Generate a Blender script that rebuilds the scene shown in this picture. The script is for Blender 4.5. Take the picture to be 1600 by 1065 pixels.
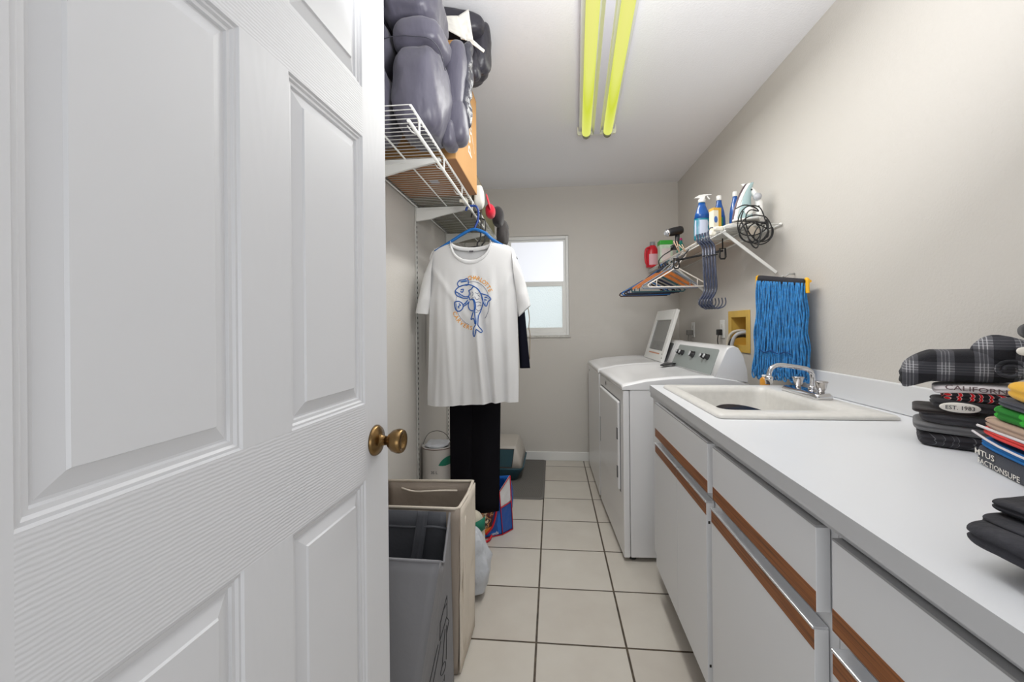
import bpy, bmesh, math, random
from mathutils import Vector, Matrix, noise
for _o in list(bpy.data.objects): bpy.data.objects.remove(_o)
S = bpy.context.scene
COL = S.collection
V = Vector
random.seed(7)

# ------------------------------------------------------------------ camera
YAW, ROLL, FPX, V0, CAMH = 0.0956, -0.0095, 657.93, 509.13, 1.2
c_, s_ = math.cos(YAW), math.sin(YAW); cr_, sr_ = math.cos(ROLL), math.sin(ROLL)
_F = V((-s_, c_, 0)); _R0 = V((c_, s_, 0)); _U0 = V((0, 0, 1))
_R = cr_*_R0 + sr_*_U0; _U = -sr_*_R0 + cr_*_U0
cam = bpy.data.cameras.new('camera'); cam_o = bpy.data.objects.new('camera', cam); COL.objects.link(cam_o)
m3 = Matrix((( _R.x, _U.x, -_F.x), (_R.y, _U.y, -_F.y), (_R.z, _U.z, -_F.z)))
cam_o.matrix_world = Matrix.Translation((0, 0, CAMH)) @ m3.to_4x4()
cam.sensor_width = 36.0; cam.lens = 36.0*FPX/1600.0
cam.shift_x = 0.0; cam.shift_y = -(532.5-V0)/1600.0
cam.clip_start = 0.02; cam.clip_end = 60
S.camera = cam_o

# ------------------------------------------------------------------ world, lights, exposure
W = bpy.data.worlds.new('world'); S.world = W; W.use_nodes = True
W.node_tree.nodes['Background'].inputs[0].default_value = (0.97, 0.985, 1.0, 1)
W.node_tree.nodes['Background'].inputs[1].default_value = 0.54
def area(name, loc, rot, sx, sy, power, col=(1, 1, 1)):
    l = bpy.data.lights.new(name, 'AREA'); l.shape = 'RECTANGLE'; l.size = sx; l.size_y = sy
    l.energy = power; l.color = col
    o = bpy.data.objects.new(name, l); COL.objects.link(o); o.location = loc; o.rotation_euler = rot
    return o
# light of the fluorescent fixture itself (just under its tubes), then added fill lamps and daylight
area('fixture_light', (0.26, 2.03, 2.325), (0, 0, math.radians(-3.2)), 0.16, 1.25, 15.5, (1, 1, 0.98))
area('rear_fill', (0.25, -1.0, 0.95), (math.radians(106), 0, 0), 1.6, 0.9, 9.0, (1, 1, 1))  # added fill lamp behind the camera, not a lamp of the place
area('ceiling_fill', (0.22, 0.74, 1.80), (math.radians(148), 0, math.radians(-2)), 0.50, 0.40, 14.0, (1, 1, 1))  # added fill lamp above the view, aimed up to brighten the ceiling
area('window_daylight', (-0.13, 4.35, 1.62), (math.radians(-90), 0, 0), 1.0, 1.3, 4.2, (0.95, 0.98, 1))
S.view_settings.view_transform = 'Standard'; S.view_settings.look = 'None'
S.view_settings.gamma = 1.0; S.view_settings.use_curve_mapping = False
S.view_settings.exposure = 0.0
try:
    S.cycles.use_denoising = True; S.cycles.max_bounces = 8; S.cycles.diffuse_bounces = 5
    S.cycles.sample_clamp_indirect = 4
except Exception: pass

# ------------------------------------------------------------------ materials
def srgb(r, g, b):
    f = lambda x: (x/255/12.92) if x/255 <= 0.04045 else ((x/255+0.055)/1.055)**2.4
    return (f(r), f(g), f(b), 1)
MATS = {}
class NT:
    def __init__(s, name):
        s.m = bpy.data.materials.new(name); s.m.use_nodes = True; s.t = s.m.node_tree
        s.b = s.t.nodes['Principled BSDF']; MATS[name] = s.m
    def n(s, typ, **kw):
        x = s.t.nodes.new(typ)
        for k, v in kw.items():
            if isinstance(k, str) and k.startswith('i_'): x.inputs[k[2:].replace('_', ' ')].default_value = v
            else: setattr(x, k, v)
        return x
    def l(s, a, ao, b, bi): s.t.links.new(a.outputs[ao], b.inputs[bi])
    def coord(s, kind='Object', scale=(1, 1, 1), rot=(0, 0, 0)):
        tc = s.n('ShaderNodeTexCoord'); mp = s.n('ShaderNodeMapping')
        mp.inputs['Scale'].default_value = scale; mp.inputs['Rotation'].default_value = rot
        s.l(tc, kind, mp, 'Vector'); return mp
    def bump(s, src, out, strength=0.3, dist=0.002):
        b = s.n('ShaderNodeBump'); b.inputs['Strength'].default_value = strength; b.inputs['Distance'].default_value = dist
        s.l(src, out, b, 'Height'); s.l(b, 'Normal', s.b, 'Normal'); return b
def mat(name, col, rough=0.5, metal=0.0, bump=0.0, bscale=80.0, bdist=0.001, var=0.0, vscale=6.0, spec=None, coat=0.0, sheen=0.0, scale=(1, 1, 1)):
    if name in MATS: return MATS[name]
    k = NT(name); k.b.inputs['Base Color'].default_value = col
    k.b.inputs['Roughness'].default_value = rough; k.b.inputs['Metallic'].default_value = metal
    if spec is not None: k.b.inputs['Specular IOR Level'].default_value = spec
    if coat: k.b.inputs['Coat Weight'].default_value = coat
    if sheen: k.b.inputs['Sheen Weight'].default_value = sheen
    if bump:
        mp = k.coord('Object', scale); no = k.n('ShaderNodeTexNoise'); no.inputs['Scale'].default_value = bscale
        no.inputs['Detail'].default_value = 3; k.l(mp, 'Vector', no, 'Vector'); k.bump(no, 'Fac', bump, bdist)
    if var:
        mp = k.coord('Object', scale); no = k.n('ShaderNodeTexNoise'); no.inputs['Scale'].default_value = vscale; no.inputs['Detail'].default_value = 4
        k.l(mp, 'Vector', no, 'Vector')
        r = k.n('ShaderNodeValToRGB'); e = r.color_ramp.elements
        e[0].position = 0.3; e[1].position = 0.7
        e[0].color = tuple(c*(1-var) for c in col[:3])+(1,); e[1].color = tuple(min(1, c*(1+var*0.6)) for c in col[:3])+(1,)
        k.l(no, 'Fac', r, 'Fac'); k.l(r, 'Color', k.b, 'Base Color')
    return k.m
def ramp(k, src, out, stops, const=False):
    r = k.n('ShaderNodeValToRGB'); cr = r.color_ramp
    if const: cr.interpolation = 'CONSTANT'
    while len(cr.elements) < len(stops): cr.elements.new(0.5)
    for e, (p, c) in zip(cr.elements, stops): e.position = p; e.color = c
    k.l(src, out, r, 'Fac'); return r

WALL = mat('greige_wall_paint', srgb(206, 202, 196), 0.85, bump=0.55, bscale=150, bdist=0.0016)
CEIL = mat('white_ceiling_paint', srgb(240, 240, 243), 0.9, bump=0.6, bscale=110, bdist=0.002)
TRIM = mat('white_trim_paint', srgb(232, 232, 230), 0.45)
WHITE = mat('white_enamel', srgb(232, 232, 233), 0.28, coat=0.3)
WPLAST = mat('white_plastic', srgb(235, 235, 232), 0.4)
LAM = mat('white_laminate_front', srgb(222, 223, 225), 0.42)
LAMTOP = mat('white_laminate_counter', srgb(224, 226, 229), 0.42, var=0.02, vscale=3)
LAMEDGE = mat('grey_laminate_edge', srgb(196, 197, 199), 0.4)
DGREY = mat('grey_edge_band', srgb(150, 150, 151), 0.45)
ALU = mat('brushed_aluminium_lip', srgb(225, 227, 230), 0.25, metal=0.7)
CHROME = mat('chrome', srgb(215, 215, 218), 0.12, metal=1.0)
BRASS = mat('antique_brass', srgb(132, 106, 70), 0.27, metal=1.0)
BLACKP = mat('black_plastic', srgb(28, 28, 31), 0.4)
BLACKR = mat('black_rubber_cord', srgb(22, 22, 23), 0.5)
WIRE = mat('white_coated_wire', srgb(236, 236, 232), 0.35)
STEEL = mat('grey_painted_steel', srgb(190, 190, 188), 0.4, metal=0.2)
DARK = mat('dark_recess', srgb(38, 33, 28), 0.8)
CARD = mat('tan_cardboard', srgb(196, 148, 92), 0.8, var=0.05, vscale=4)
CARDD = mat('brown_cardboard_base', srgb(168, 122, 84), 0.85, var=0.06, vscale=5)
def fab(name, col, b=0.5, sc=400, sheen=0.2, d=0.0008): return mat(name, col, 0.92, bump=b, bscale=sc, bdist=d, sheen=sheen)
TEE = fab('white_cotton', srgb(222, 222, 222), 0.3, 500)
BLACKF = mat('black_cotton', srgb(19, 18, 22), 0.95, bump=.4, bscale=500, bdist=.0008, spec=0.1)
NAVYF = mat('navy_cotton', srgb(22, 23, 34), 0.95, bump=.4, bscale=500, bdist=.0008, spec=0.1)
# door paint with embossed wood grain
def grain(name, vertical):
    k = NT(name); k.b.inputs['Base Color'].default_value = srgb(216, 217, 220); k.b.inputs['Roughness'].default_value = 0.42
    mp = k.coord('Object', (1, 1, 1)); sx = k.n('ShaderNodeSeparateXYZ'); k.l(mp, 'Vector', sx, 'Vector')
    mp2 = k.n('ShaderNodeMapping'); k.l(mp, 'Vector', mp2, 'Vector')
    mp2.inputs['Scale'].default_value = (5, 5, 0.7) if vertical else (0.8, 0.8, 9)
    no = k.n('ShaderNodeTexNoise'); no.inputs['Scale'].default_value = 2.2 if vertical else 1.3; no.inputs['Detail'].default_value = 1; k.l(mp2, 'Vector', no, 'Vector')
    wv = k.n('ShaderNodeTexWave'); wv.wave_type = 'BANDS'
    if vertical:
        wv.wave_type = 'RINGS'; wv.rings_direction = 'X'; wv.inputs['Scale'].default_value = 26; wv.inputs['Distortion'].default_value = 1.8; wv.inputs['Detail'].default_value = 3; wv.inputs['Detail Scale'].default_value = 1.2
        m1 = k.n('ShaderNodeMath', operation='SUBTRACT'); m1.inputs[1].default_value = .215; k.l(sx, 'Y', m1, 0)
        m2 = k.n('ShaderNodeMath', operation='PINGPONG'); m2.inputs[1].default_value = .16375; k.l(m1, 0, m2, 0)
        m3 = k.n('ShaderNodeMath', operation='MULTIPLY'); m3.inputs[1].default_value = .13; k.l(sx, 'Z', m3, 0)
        cb_ = k.n('ShaderNodeCombineXYZ'); k.l(m2, 0, cb_, 'Y'); k.l(m3, 0, cb_, 'Z'); k.l(cb_, 'Vector', wv, 'Vector')
    else:
        wv.bands_direction = 'Z'; wv.inputs['Scale'].default_value = 62; wv.inputs['Distortion'].default_value = 2.2; wv.inputs['Detail'].default_value = 2; wv.inputs['Detail Scale'].default_value = 2
        mp2.inputs['Scale'].default_value = (0.5, 0.5, 1); k.l(mp2, 'Vector', wv, 'Vector')
    k.bump(wv, 'Fac', 0.10 if vertical else 0.33, 0.0009)
    return k.m
DOORV = grain('white_door_vertical_grain', True); DOORH = grain('white_door_horizontal_grain', False)
DOORP = mat('white_door_moulding', srgb(216, 217, 220), 0.4)
# wood band
k = NT('oak_wood_band'); k.b.inputs['Roughness'].default_value = 0.45
mp = k.coord('Object', (18, 1.2, 60)); no = k.n('ShaderNodeTexNoise'); no.inputs['Scale'].default_value = 5; no.inputs['Detail'].default_value = 6; k.l(mp, 'Vector', no, 'Vector')
r = ramp(k, no, 'Fac', [(0.3, srgb(100, 58, 26)), (0.5, srgb(140, 82, 38)), (0.7, srgb(158, 98, 50))]); k.l(r, 'Color', k.b, 'Base Color'); WOOD = k.m
# floor tiles
k = NT('beige_floor_tiles'); TP = 0.3357
tc = k.n('ShaderNodeTexCoord'); sx = k.n('ShaderNodeSeparateXYZ'); k.l(tc, 'Object', sx, 'Vector')
def M(op, a=None, b=None, av=None, bv=None, cl=False):
    x = k.n('ShaderNodeMath', operation=op, use_clamp=cl)
    if a: k.l(a[0], a[1], x, 0)
    elif av is not None: x.inputs[0].default_value = av
    if b: k.l(b[0], b[1], x, 1)
    elif bv is not None: x.inputs[1].default_value = bv
    return x
def dist(axis, off):
    a = M('SUBTRACT', (sx, axis), bv=off); d = M('DIVIDE', (a, 0), bv=TP); ad = M('ADD', (d, 0), bv=100.5)
    fr = M('FRACT', (ad, 0)); su = M('SUBTRACT', (fr, 0), bv=0.5); ab = M('ABSOLUTE', (su, 0)); return M('MULTIPLY', (ab, 0), bv=TP), M('FLOOR', (M('ADD', (ad, 0), bv=0.5), 0))
dx, fx = dist('X', 0.0662); dy, fy = dist('Y', 1.5119)
mn = M('MINIMUM', (dx, 0), (dy, 0)); g = k.n('ShaderNodeMapRange'); g.inputs['From Min'].default_value = 0.0033; g.inputs['From Max'].default_value = 0.0048
k.l(mn, 0, g, 'Value')
cx = k.n('ShaderNodeCombineXYZ'); k.l(fx, 0, cx, 'X'); k.l(fy, 0, cx, 'Y'); wn = k.n('ShaderNodeTexWhiteNoise'); k.l(cx, 'Vector', wn, 'Vector')
no = k.n('ShaderNodeTexNoise'); no.inputs['Scale'].default_value = 7; no.inputs['Detail'].default_value = 5; k.l(tc, 'Object', no, 'Vector')
ad = M('MULTIPLY', (wn, 'Value'), bv=0.35); a2 = M('MULTIPLY', (no, 'Fac'), bv=0.65); a3 = M('ADD', (ad, 0), (a2, 0))
r = ramp(k, a3, 0, [(0.2, srgb(193, 185, 175)), (0.55, srgb(203, 197, 187)), (0.9, srgb(211, 206, 197))])
no2 = k.n('ShaderNodeTexNoise'); no2.inputs['Scale'].default_value = 30; k.l(tc, 'Object', no2, 'Vector')
r2 = ramp(k, no2, 'Fac', [(0.3, srgb(48, 38, 28)), (0.8, srgb(100, 86, 68))])
mx = k.n('ShaderNodeMix', data_type='RGBA'); k.l(g, 'Result', mx, 'Factor'); k.l(r2, 'Color', mx, 6); k.l(r, 'Color', mx, 7); k.l(mx, 2, k.b, 'Base Color')
k.b.inputs['Roughness'].default_value = 0.34; k.bump(g, 'Result', 0.5, 0.002); FLOOR = k.m
# frosted glass: daylight comes through it from outside
def pane(name, col, sc, st):
    k = NT(name); tr = k.n('ShaderNodeBsdfTranslucent'); tr.inputs['Color'].default_value = col
    tp = k.n('ShaderNodeBsdfTransparent'); gl = k.n('ShaderNodeBsdfGlossy'); gl.inputs['Roughness'].default_value = 0.25
    m1 = k.n('ShaderNodeMixShader'); m1.inputs[0].default_value = 0.35; m2 = k.n('ShaderNodeMixShader'); m2.inputs[0].default_value = 0.05
    k.l(tr, 0, m1, 1); k.l(tp, 0, m1, 2); k.l(m1, 0, m2, 1); k.l(gl, 0, m2, 2)
    mp = k.coord('Object', (1, 1, 1)); vo = k.n('ShaderNodeTexVoronoi'); vo.inputs['Scale'].default_value = sc; k.l(mp, 'Vector', vo, 'Vector')
    b = k.n('ShaderNodeBump'); b.inputs['Strength'].default_value = st; b.inputs['Distance'].default_value = 0.004; k.l(vo, 'Distance', b, 'Height'); k.l(b, 'Normal', tr, 'Normal'); k.l(b, 'Normal', gl, 'Normal')
    k.l(m2, 0, k.t.nodes['Material Output'], 'Surface'); return k.m
PANE1 = pane('white_curtained_pane', (0.97, 0.97, 1, 1), 6, 0.0); PANE2 = pane('frosted_pebbled_pane', (0.86, 0.92, 0.92, 1), 90, 0.5)
# fluorescent tube
k = NT('yellow_green_fluorescent_tube'); k.b.inputs['Base Color'].default_value = (0.04, 0.04, 0.01, 1); k.b.inputs['Specular IOR Level'].default_value = 0.1
lw = k.n('ShaderNodeLayerWeight'); lw.inputs['Blend'].default_value = 0.45
r = ramp(k, lw, 'Facing', [(0.0, (0.88, 0.86, 0.26, 1)), (0.55, (0.83, 0.87, 0.20, 1)), (1.0, (0.66, 0.74, 0.05, 1))])
k.l(r, 'Color', k.b, 'Emission Color'); k.b.inputs['Emission Strength'].default_value = 0.92; TUBE = k.m
# patterned fabrics
def pat(name, kind, stops, scale, dist=3.0, rough=0.9, const=True, vec=(1, 1, 1), detail=2.0):
    k = NT(name); k.b.inputs['Roughness'].default_value = rough; mp = k.coord('Object', vec)
    if kind == 'wave':
        t = k.n('ShaderNodeTexWave'); t.inputs['Scale'].default_value = scale; t.inputs['Distortion'].default_value = dist; t.inputs['Detail'].default_value = detail; o = 'Fac'
    elif kind == 'noise':
        t = k.n('ShaderNodeTexNoise'); t.inputs['Scale'].default_value = scale; t.inputs['Detail'].default_value = detail; t.inputs['Distortion'].default_value = dist; o = 'Fac'
    else:
        t = k.n('ShaderNodeTexVoronoi'); t.inputs['Scale'].default_value = scale; o = 'Distance'
    k.l(mp, 'Vector', t, 'Vector'); r = ramp(k, t, o, stops, const); k.l(r, 'Color', k.b, 'Base Color')
    nb = k.n('ShaderNodeTexNoise'); nb.inputs['Scale'].default_value = 300; k.l(mp, 'Vector', nb, 'Vector'); k.bump(nb, 'Fac', 0.3, 0.0006)
    return k.m

# ------------------------------------------------------------------ mesh builder
class B:
    def __init__(s): s.v = []; s.f = []; s.mi = []; s.sm = []
    def add(s, vs, fs, mi=0, smooth=False):
        o = len(s.v); s.v += [V(p) for p in vs]
        for f in fs: s.f.append([i+o for i in f]); s.mi.append(mi); s.sm.append(smooth)
        return s
    def box(s, x0, x1, y0, y1, z0, z1, mi=0, R=None, c=None):
        vs = [V((x, y, z)) for x in (x0, x1) for y in (y0, y1) for z in (z0, z1)]
        if R is not None: vs = [R @ p + V(c) for p in vs]
        return s.add(vs, [(0, 1, 3, 2), (4, 6, 7, 5), (0, 4, 5, 1), (2, 3, 7, 6), (0, 2, 6, 4), (1, 5, 7, 3)], mi)
    def quadbox(s, base, z0, z1, mi=0):
        n = len(base); vs = [V((p[0], p[1], z0)) for p in base]+[V((p[0], p[1], z1)) for p in base]
        return s.add(vs, [tuple(range(n))[::-1], tuple(range(n, 2*n))]+[(i, (i+1) % n, n+(i+1) % n, n+i) for i in range(n)], mi)
    def loft(s, rings, closed=True, caps=True, mi=0, smooth=True):
        n = len(rings[0]); vs = [p for r in rings for p in r]; fs = []
        for i in range(len(rings)-1):
            for j in range(n if closed else n-1):
                a = i*n+j; b = i*n+(j+1) % n; fs.append((a, b, b+n, a+n))
        s.add(vs, fs, mi, smooth)
        if caps and closed:
            o = len(s.v)-len(vs)
            s.f.append([o+j for j in range(n)][::-1]); s.mi.append(mi); s.sm.append(False)
            s.f.append([o+(len(rings)-1)*n+j for j in range(n)]); s.mi.append(mi); s.sm.append(False)
        return s
    def tube(s, pts, r, n=8, mi=0, closed=False, caps=True, smooth_path=0):
        pts = [V(p) for p in pts]
        if smooth_path: pts = spline(pts, smooth_path, closed)
        rr = r if isinstance(r, (list, tuple)) else [r]*len(pts)
        if len(rr) != len(pts): rr = [rr[0]+(rr[-1]-rr[0])*i/(len(pts)-1) for i in range(len(pts))]
        rings = []; up = None
        for i, p in enumerate(pts):
            a = pts[(i-1) % len(pts)] if (closed or i > 0) else p; b = pts[(i+1) % len(pts)] if (closed or i < len(pts)-1) else p
            d = (b-a).normalized() if (b-a).length > 1e-9 else V((0, 0, 1))
            if up is None: up = d.orthogonal().normalized()
            else:
                up = up-d*up.dot(d); up = up.normalized() if up.length > 1e-6 else d.orthogonal().normalized()
            w = d.cross(up)
            rings.append([p+(up*math.cos(t)+w*math.sin(t))*rr[i] for t in [2*math.pi*j/n for j in range(n)]])
        if closed: rings.append(rings[0]); caps = False
        return s.loft(rings, True, caps, mi)
    def lathe(s, prof, c=(0, 0, 0), axis=(0, 0, 1), n=28, mi=0):
        ax = V(axis).normalized(); u = ax.orthogonal().normalized(); w = ax.cross(u); c = V(c)
        rings = [[c+ax*h+(u*math.cos(t)+w*math.sin(t))*max(r, 1e-5) for t in [2*math.pi*j/n for j in range(n)]] for r, h in prof]
        return s.loft(rings, True, True, mi)
    def sup(s, c, ax, half, ev=2.5, eh=3.5, nu=36, nv=18, amp=0.0, fr=20, seed=0, lay=0, layamp=0.0, mi=0, fn=None):
        c = V(c); ax = [V(a).normalized() for a in ax]; sp = lambda x, e: math.copysign(abs(x)**(2.0/e), x)
        rings = []
        for i in range(nv+1):
            la = -math.pi/2+math.pi*i/nv; ring = []
            for j in range(nu):
                lo = 2*math.pi*j/nu; cl = sp(math.cos(la), ev); q = V((cl*sp(math.cos(lo), eh), cl*sp(math.sin(lo), eh), sp(math.sin(la), ev)))
                h = V((q.x*half[0], q.y*half[1], q.z*half[2]))
                if lay: h.x *= 1-layamp*abs(math.sin(q.z*lay)); h.y *= 1-layamp*abs(math.sin(q.z*lay))
                if amp:
                    nn = noise.noise_vector(h*fr+V((seed*7.3, seed*3.1, seed))); h += nn*amp
                if fn: h = fn(q, h)
                ring.append(c+ax[0]*h.x+ax[1]*h.y+ax[2]*h.z)
            rings.append(ring)
        return s.loft(rings, True, True, mi)
def spline(pts, sub=6, closed=False):
    out = []; n = len(pts)
    for i in range(n if closed else n-1):
        g = lambda k: pts[k % n] if closed else pts[max(0, min(n-1, k))]
        p0, p1, p2, p3 = g(i-1), g(i), g(i+1), g(i+2)
        for t in [j/sub for j in range(sub)]:
            out.append(0.5*((2*p1)+(p2-p0)*t+(2*p0-5*p1+4*p2-p3)*t*t+(3*p1-p0-3*p2+p3)*t**3))
    if not closed: out.append(pts[-1])
    return out
def obj(name, b, m, parent=None, bevel=0.0, seg=2, label=None, solid=0.0, auto=False):
    me = bpy.data.meshes.new(name); off = parent.matrix_world.translation.copy() if parent is not None else V((0, 0, 0))
    p = parent
    if parent is not None:
        off = V((0, 0, 0)); q = parent
        while q is not None: off += q.location; q = q.parent
    vs = b.v
    o = bpy.data.objects.new(name, me)
    if parent is None:
        xs = [v.x for v in vs]; ys = [v.y for v in vs]; zs = [v.z for v in vs]
        off = V(((min(xs)+max(xs))/2, (min(ys)+max(ys))/2, min(zs))); o.location = off
    me.from_pydata([tuple(v-off) for v in vs], [], b.f)
    for x in (m if isinstance(m, (list, tuple)) else [m]): me.materials.append(x)
    me.polygons.foreach_set('material_index', b.mi); me.polygons.foreach_set('use_smooth', b.sm)
    bm = bmesh.new(); bm.from_mesh(me); bmesh.ops.recalc_face_normals(bm, faces=bm.faces); bm.to_mesh(me); bm.free()
    me.update(); COL.objects.link(o)
    if parent is not None: o.parent = parent
    if solid:
        so = o.modifiers.new('solid', 'SOLIDIFY'); so.thickness = solid; so.offset = 0
    if bevel:
        bv = o.modifiers.new('bevel', 'BEVEL'); bv.width = bevel; bv.segments = seg; bv.limit_method = 'ANGLE'; bv.angle_limit = math.radians(40)
    if label: o['label'] = label
    return o
def thing(name, loc, label, cat, group=None):
    o = bpy.data.objects.new(name, None); o.location = loc; o.empty_display_size = 0.05; COL.objects.link(o)
    o['label'] = label; o['category'] = cat
    if group: o['group'] = group
    return o
def tag(o, label, cat, group=None):
    o['label'] = label; o['category'] = cat
    if group: o['group'] = group
    return o
def struct(name, b, m, label=None, parent=None, **kw):
    o = obj(name, b, m, parent, **kw)
    if parent is None: o['kind'] = 'structure'
    if label: o['label'] = label
    return o
def glyphs(body, size):
    cu = bpy.data.curves.new('t', 'FONT'); cu.body = body; cu.size = size; cu.resolution_u = 2; cu.offset = size*0.008
    o = bpy.data.objects.new('t', cu); me = bpy.data.meshes.new_from_object(o)
    vs = [v.co.copy() for v in me.vertices]; fs = [list(p.vertices) for p in me.polygons]
    bpy.data.objects.remove(o); bpy.data.curves.remove(cu); bpy.data.meshes.remove(me); return vs, fs
def text(b, body, size, fn, center=True):
    vs, fs = glyphs(body, size)
    if not vs: return
    w = max(v.x for v in vs)
    b.add([fn(v.x-(w/2 if center else 0), v.y) for v in vs], fs)
def lerp(a, c, t): return a+(c-a)*t
def cloth_panel(b, quad, n=14, m_=14, amp=.004, seed=0, fr=10):
    P0, P1, P2, P3 = [V(p) for p in quad]; nr = (P1-P0).cross(P3-P0).normalized(); rows_ = []
    for j in range(m_+1):
        r_ = []
        for i in range(n+1):
            u, v = i/n, j/m_; p = P0.lerp(P1, u).lerp(P3.lerp(P2, u), v)
            e = min(u, 1-u, v, 1-v)*4; r_.append(p+nr*noise.noise(V((u*fr*.4, v*fr*.6, seed*5.1)))*amp*min(1, e+.15))
        rows_.append(r_)
    b.loft(rows_, False, False)

def slab_rings(c, ax, half, rad=None, eh=6, amp=.0, fr=16, seed=1, groove=.0035, nu=84, bend=None, ng=1):
    """folded cloth: flat top and bottom, rounded fold edges, grooves between the layers"""
    c = V(c); ax = [V(a).normalized() for a in ax]; hx, hy, hz = half; rad = rad or hz*1.15; rings = []
    sp = lambda x, e: math.copysign(abs(x)**(2.0/e), x)
    prof = [(-hz, k_) for k_ in (.02, .45, .8)]+[(None, -90+10*i) for i in range(19)]+[(hz, k_) for k_ in (.8, .45, .02)]
    for z, k_ in prof:
        ring = []
        if z is None:
            la = math.radians(k_); zz = hz*sp(math.sin(la), 2.6); ins = rad*(1-abs(sp(math.cos(la), 2.6)))
            for g in range(ng):
                zc = hz*(-1+2*(g+1)/(ng+1)); ins += groove*math.exp(-((zz-zc)/(hz*.16))**2)
            sc = 1
        else: zz, ins, sc = z, rad, k_
        for j in range(nu):
            lo = 2*math.pi*j/nu; qx, qy = sp(math.cos(lo), eh), sp(math.sin(lo), eh)
            h = V((qx*(hx-ins)*sc, qy*(hy-ins)*sc, zz))
            if amp:
                nn = noise.noise_vector(V((h.x, h.y, h.z*.6))*fr+V((seed*7.3, seed*3.1, seed))); h += V((nn.x, nn.y, nn.z*.5*(1 if zz > -hz*.9 else 0)))*amp
            h.z = max(h.z, -hz)
            if bend: h.z += bend(h.x/hx)
            ring.append(c+ax[0]*h.x+ax[1]*h.y+ax[2]*h.z)
        rings.append(ring)
    return rings

# ================================================================== THE SETTING
LW, RW, BW, CH = -0.70, 1.095, 3.776, 2.437
YF = -0.35
struct('floor', B().box(LW-.1, RW+.1, YF, BW+.1, -0.06, 0.0), FLOOR, 'beige square ceramic floor tiles with dark grout')
struct('ceiling', B().box(LW-.1, RW+.1, YF, BW+.1, CH, CH+.06), CEIL, 'white textured ceiling')
struct('wall_left', B().box(LW-.1, LW, 0.22, BW+.1, 0, CH), WALL, 'greige wall behind the wire shelf and laundry bags')
# right wall with a hole for the washer outlet box
OY0, OY1, OZ0, OZ1 = 2.49, 2.70, 1.07, 1.245
b = B()
b.box(RW, RW+.1, YF, OY0, 0, CH).box(RW, RW+.1, OY1, BW+.1, 0, CH).box(RW, RW+.1, OY0, OY1, 0, OZ0).box(RW, RW+.1, OY0, OY1, OZ1, CH)
struct('wall_right', b, WALL, 'greige wall on the right above counter and dryer')
WX0, WX1, WZ0, WZ1 = -0.415, 0.150, 1.112, 2.005
b = B(); T = BW+.12
b.box(LW-.1, WX0, BW, T, 0, CH).box(WX1, RW+.1, BW, T, 0, CH).box(WX0, WX1, BW, T, 0, WZ0).box(WX0, WX1, BW, T, WZ1, CH)
struct('wall_back', b, WALL, 'greige back wall with the window')
# baseboard
def base(y0, y1, x0, x1, nm, lab): struct(nm, B().box(x0, x1, y0, y1, 0, .078), TRIM, lab, bevel=.004)
base(BW-.014, BW, LW, RW, 'baseboard_back', 'white baseboard along the back wall')
struct('baseboard_left', B().box(LW, LW+.014, 0.25, BW-.014, 0, .078), TRIM, 'white baseboard along the left wall', bevel=.004)
# window
wroot = bpy.data.objects.new('window_1', None); COL.objects.link(wroot); wroot.location = ((WX0+WX1)/2, BW+.05, WZ0); wroot['kind'] = 'structure'; wroot['label'] = 'white single hung frosted window in the back wall'
fy0, fy1 = BW+.018, BW+.075
b = B(); fw = .026
b.box(WX0, WX0+fw, fy0, fy1, WZ0, WZ1).box(WX1-fw, WX1, fy0, fy1, WZ0, WZ1).box(WX0+fw, WX1-fw, fy0, fy1, WZ0, WZ0+fw).box(WX0+fw, WX1-fw, fy0, fy1, WZ1-fw, WZ1)
struct('window_frame', b, TRIM, None, wroot, bevel=.003)
def sash(nm, z0, z1, y0, y1, w, wb, wt, pm):
    b = B(); a, c = WX0+fw, WX1-fw
    b.box(a, a+w, y0, y1, z0, z1).box(c-w, c, y0, y1, z0, z1).box(a+w, c-w, y0, y1, z0, z0+wb).box(a+w, c-w, y0, y1, z1-wt, z1)
    so = struct(nm, b, WPLAST, None, wroot, bevel=.002)
    pb = B().box(a+w-.004, c-w+.004, (y0+y1)/2-.002, (y0+y1)/2+.002, z0+wb-.004, z1-wt+.004)
    return so, pb
so, pb = sash('upper_sash', 1.575, WZ1-fw, BW+.050, BW+.066, .020, .025, .018, PANE1); struct('pane', pb, PANE1, 'bright white upper pane', so)
so, pb = sash('lower_sash', WZ0+fw, 1.592, BW+.024, BW+.048, .034, .045, .038, PANE2)
struct('pane', pb, PANE2, 'pebbled frosted lower pane', so)
MARB = mat('pale_marble_sill', srgb(200, 198, 192), 0.4, var=0.25, vscale=30)
struct('window_sill', B().box(WX0-.01, WX1+.012, BW-.012, BW+.02, WZ0-.018, WZ0-.0005), MARB, 'mottled marble window sill', wroot, bevel=.003)

# ------------------------------------------------------------------ open white door
HI = V((-0.4281, 0.1917, 0)); UD = V((math.sin(math.radians(3.16)), math.cos(math.radians(3.16)), 0)); ND = V((UD.y, -UD.x, 0))
def D3(u, z, d): return HI+UD*u+ND*d+V((0, 0, z))
door = bpy.data.objects.new('door_1', None); COL.objects.link(door); door.location = HI; door['kind'] = 'structure'; door['label'] = 'white six panel door standing open at the left'
DW, DZ0, DZ1, DT = .762, .012, 2.04, .035
PX = [(.100, .3305), (.4275, .6575)]; PZ = [(.20, .880), (1.040, 1.600), (1.702, 1.925)]
b = B()
def rect(u0, u1, z0, z1, mi): b.add([D3(u0, z0, 0), D3(u1, z0, 0), D3(u1, z1, 0), D3(u0, z1, 0)], [(0, 1, 2, 3)], mi)
zs = [DZ0]+[v for p in PZ for v in p]+[DZ1]
us = [0, PX[0][0], PX[0][1], PX[1][0], PX[1][1], DW]
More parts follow.
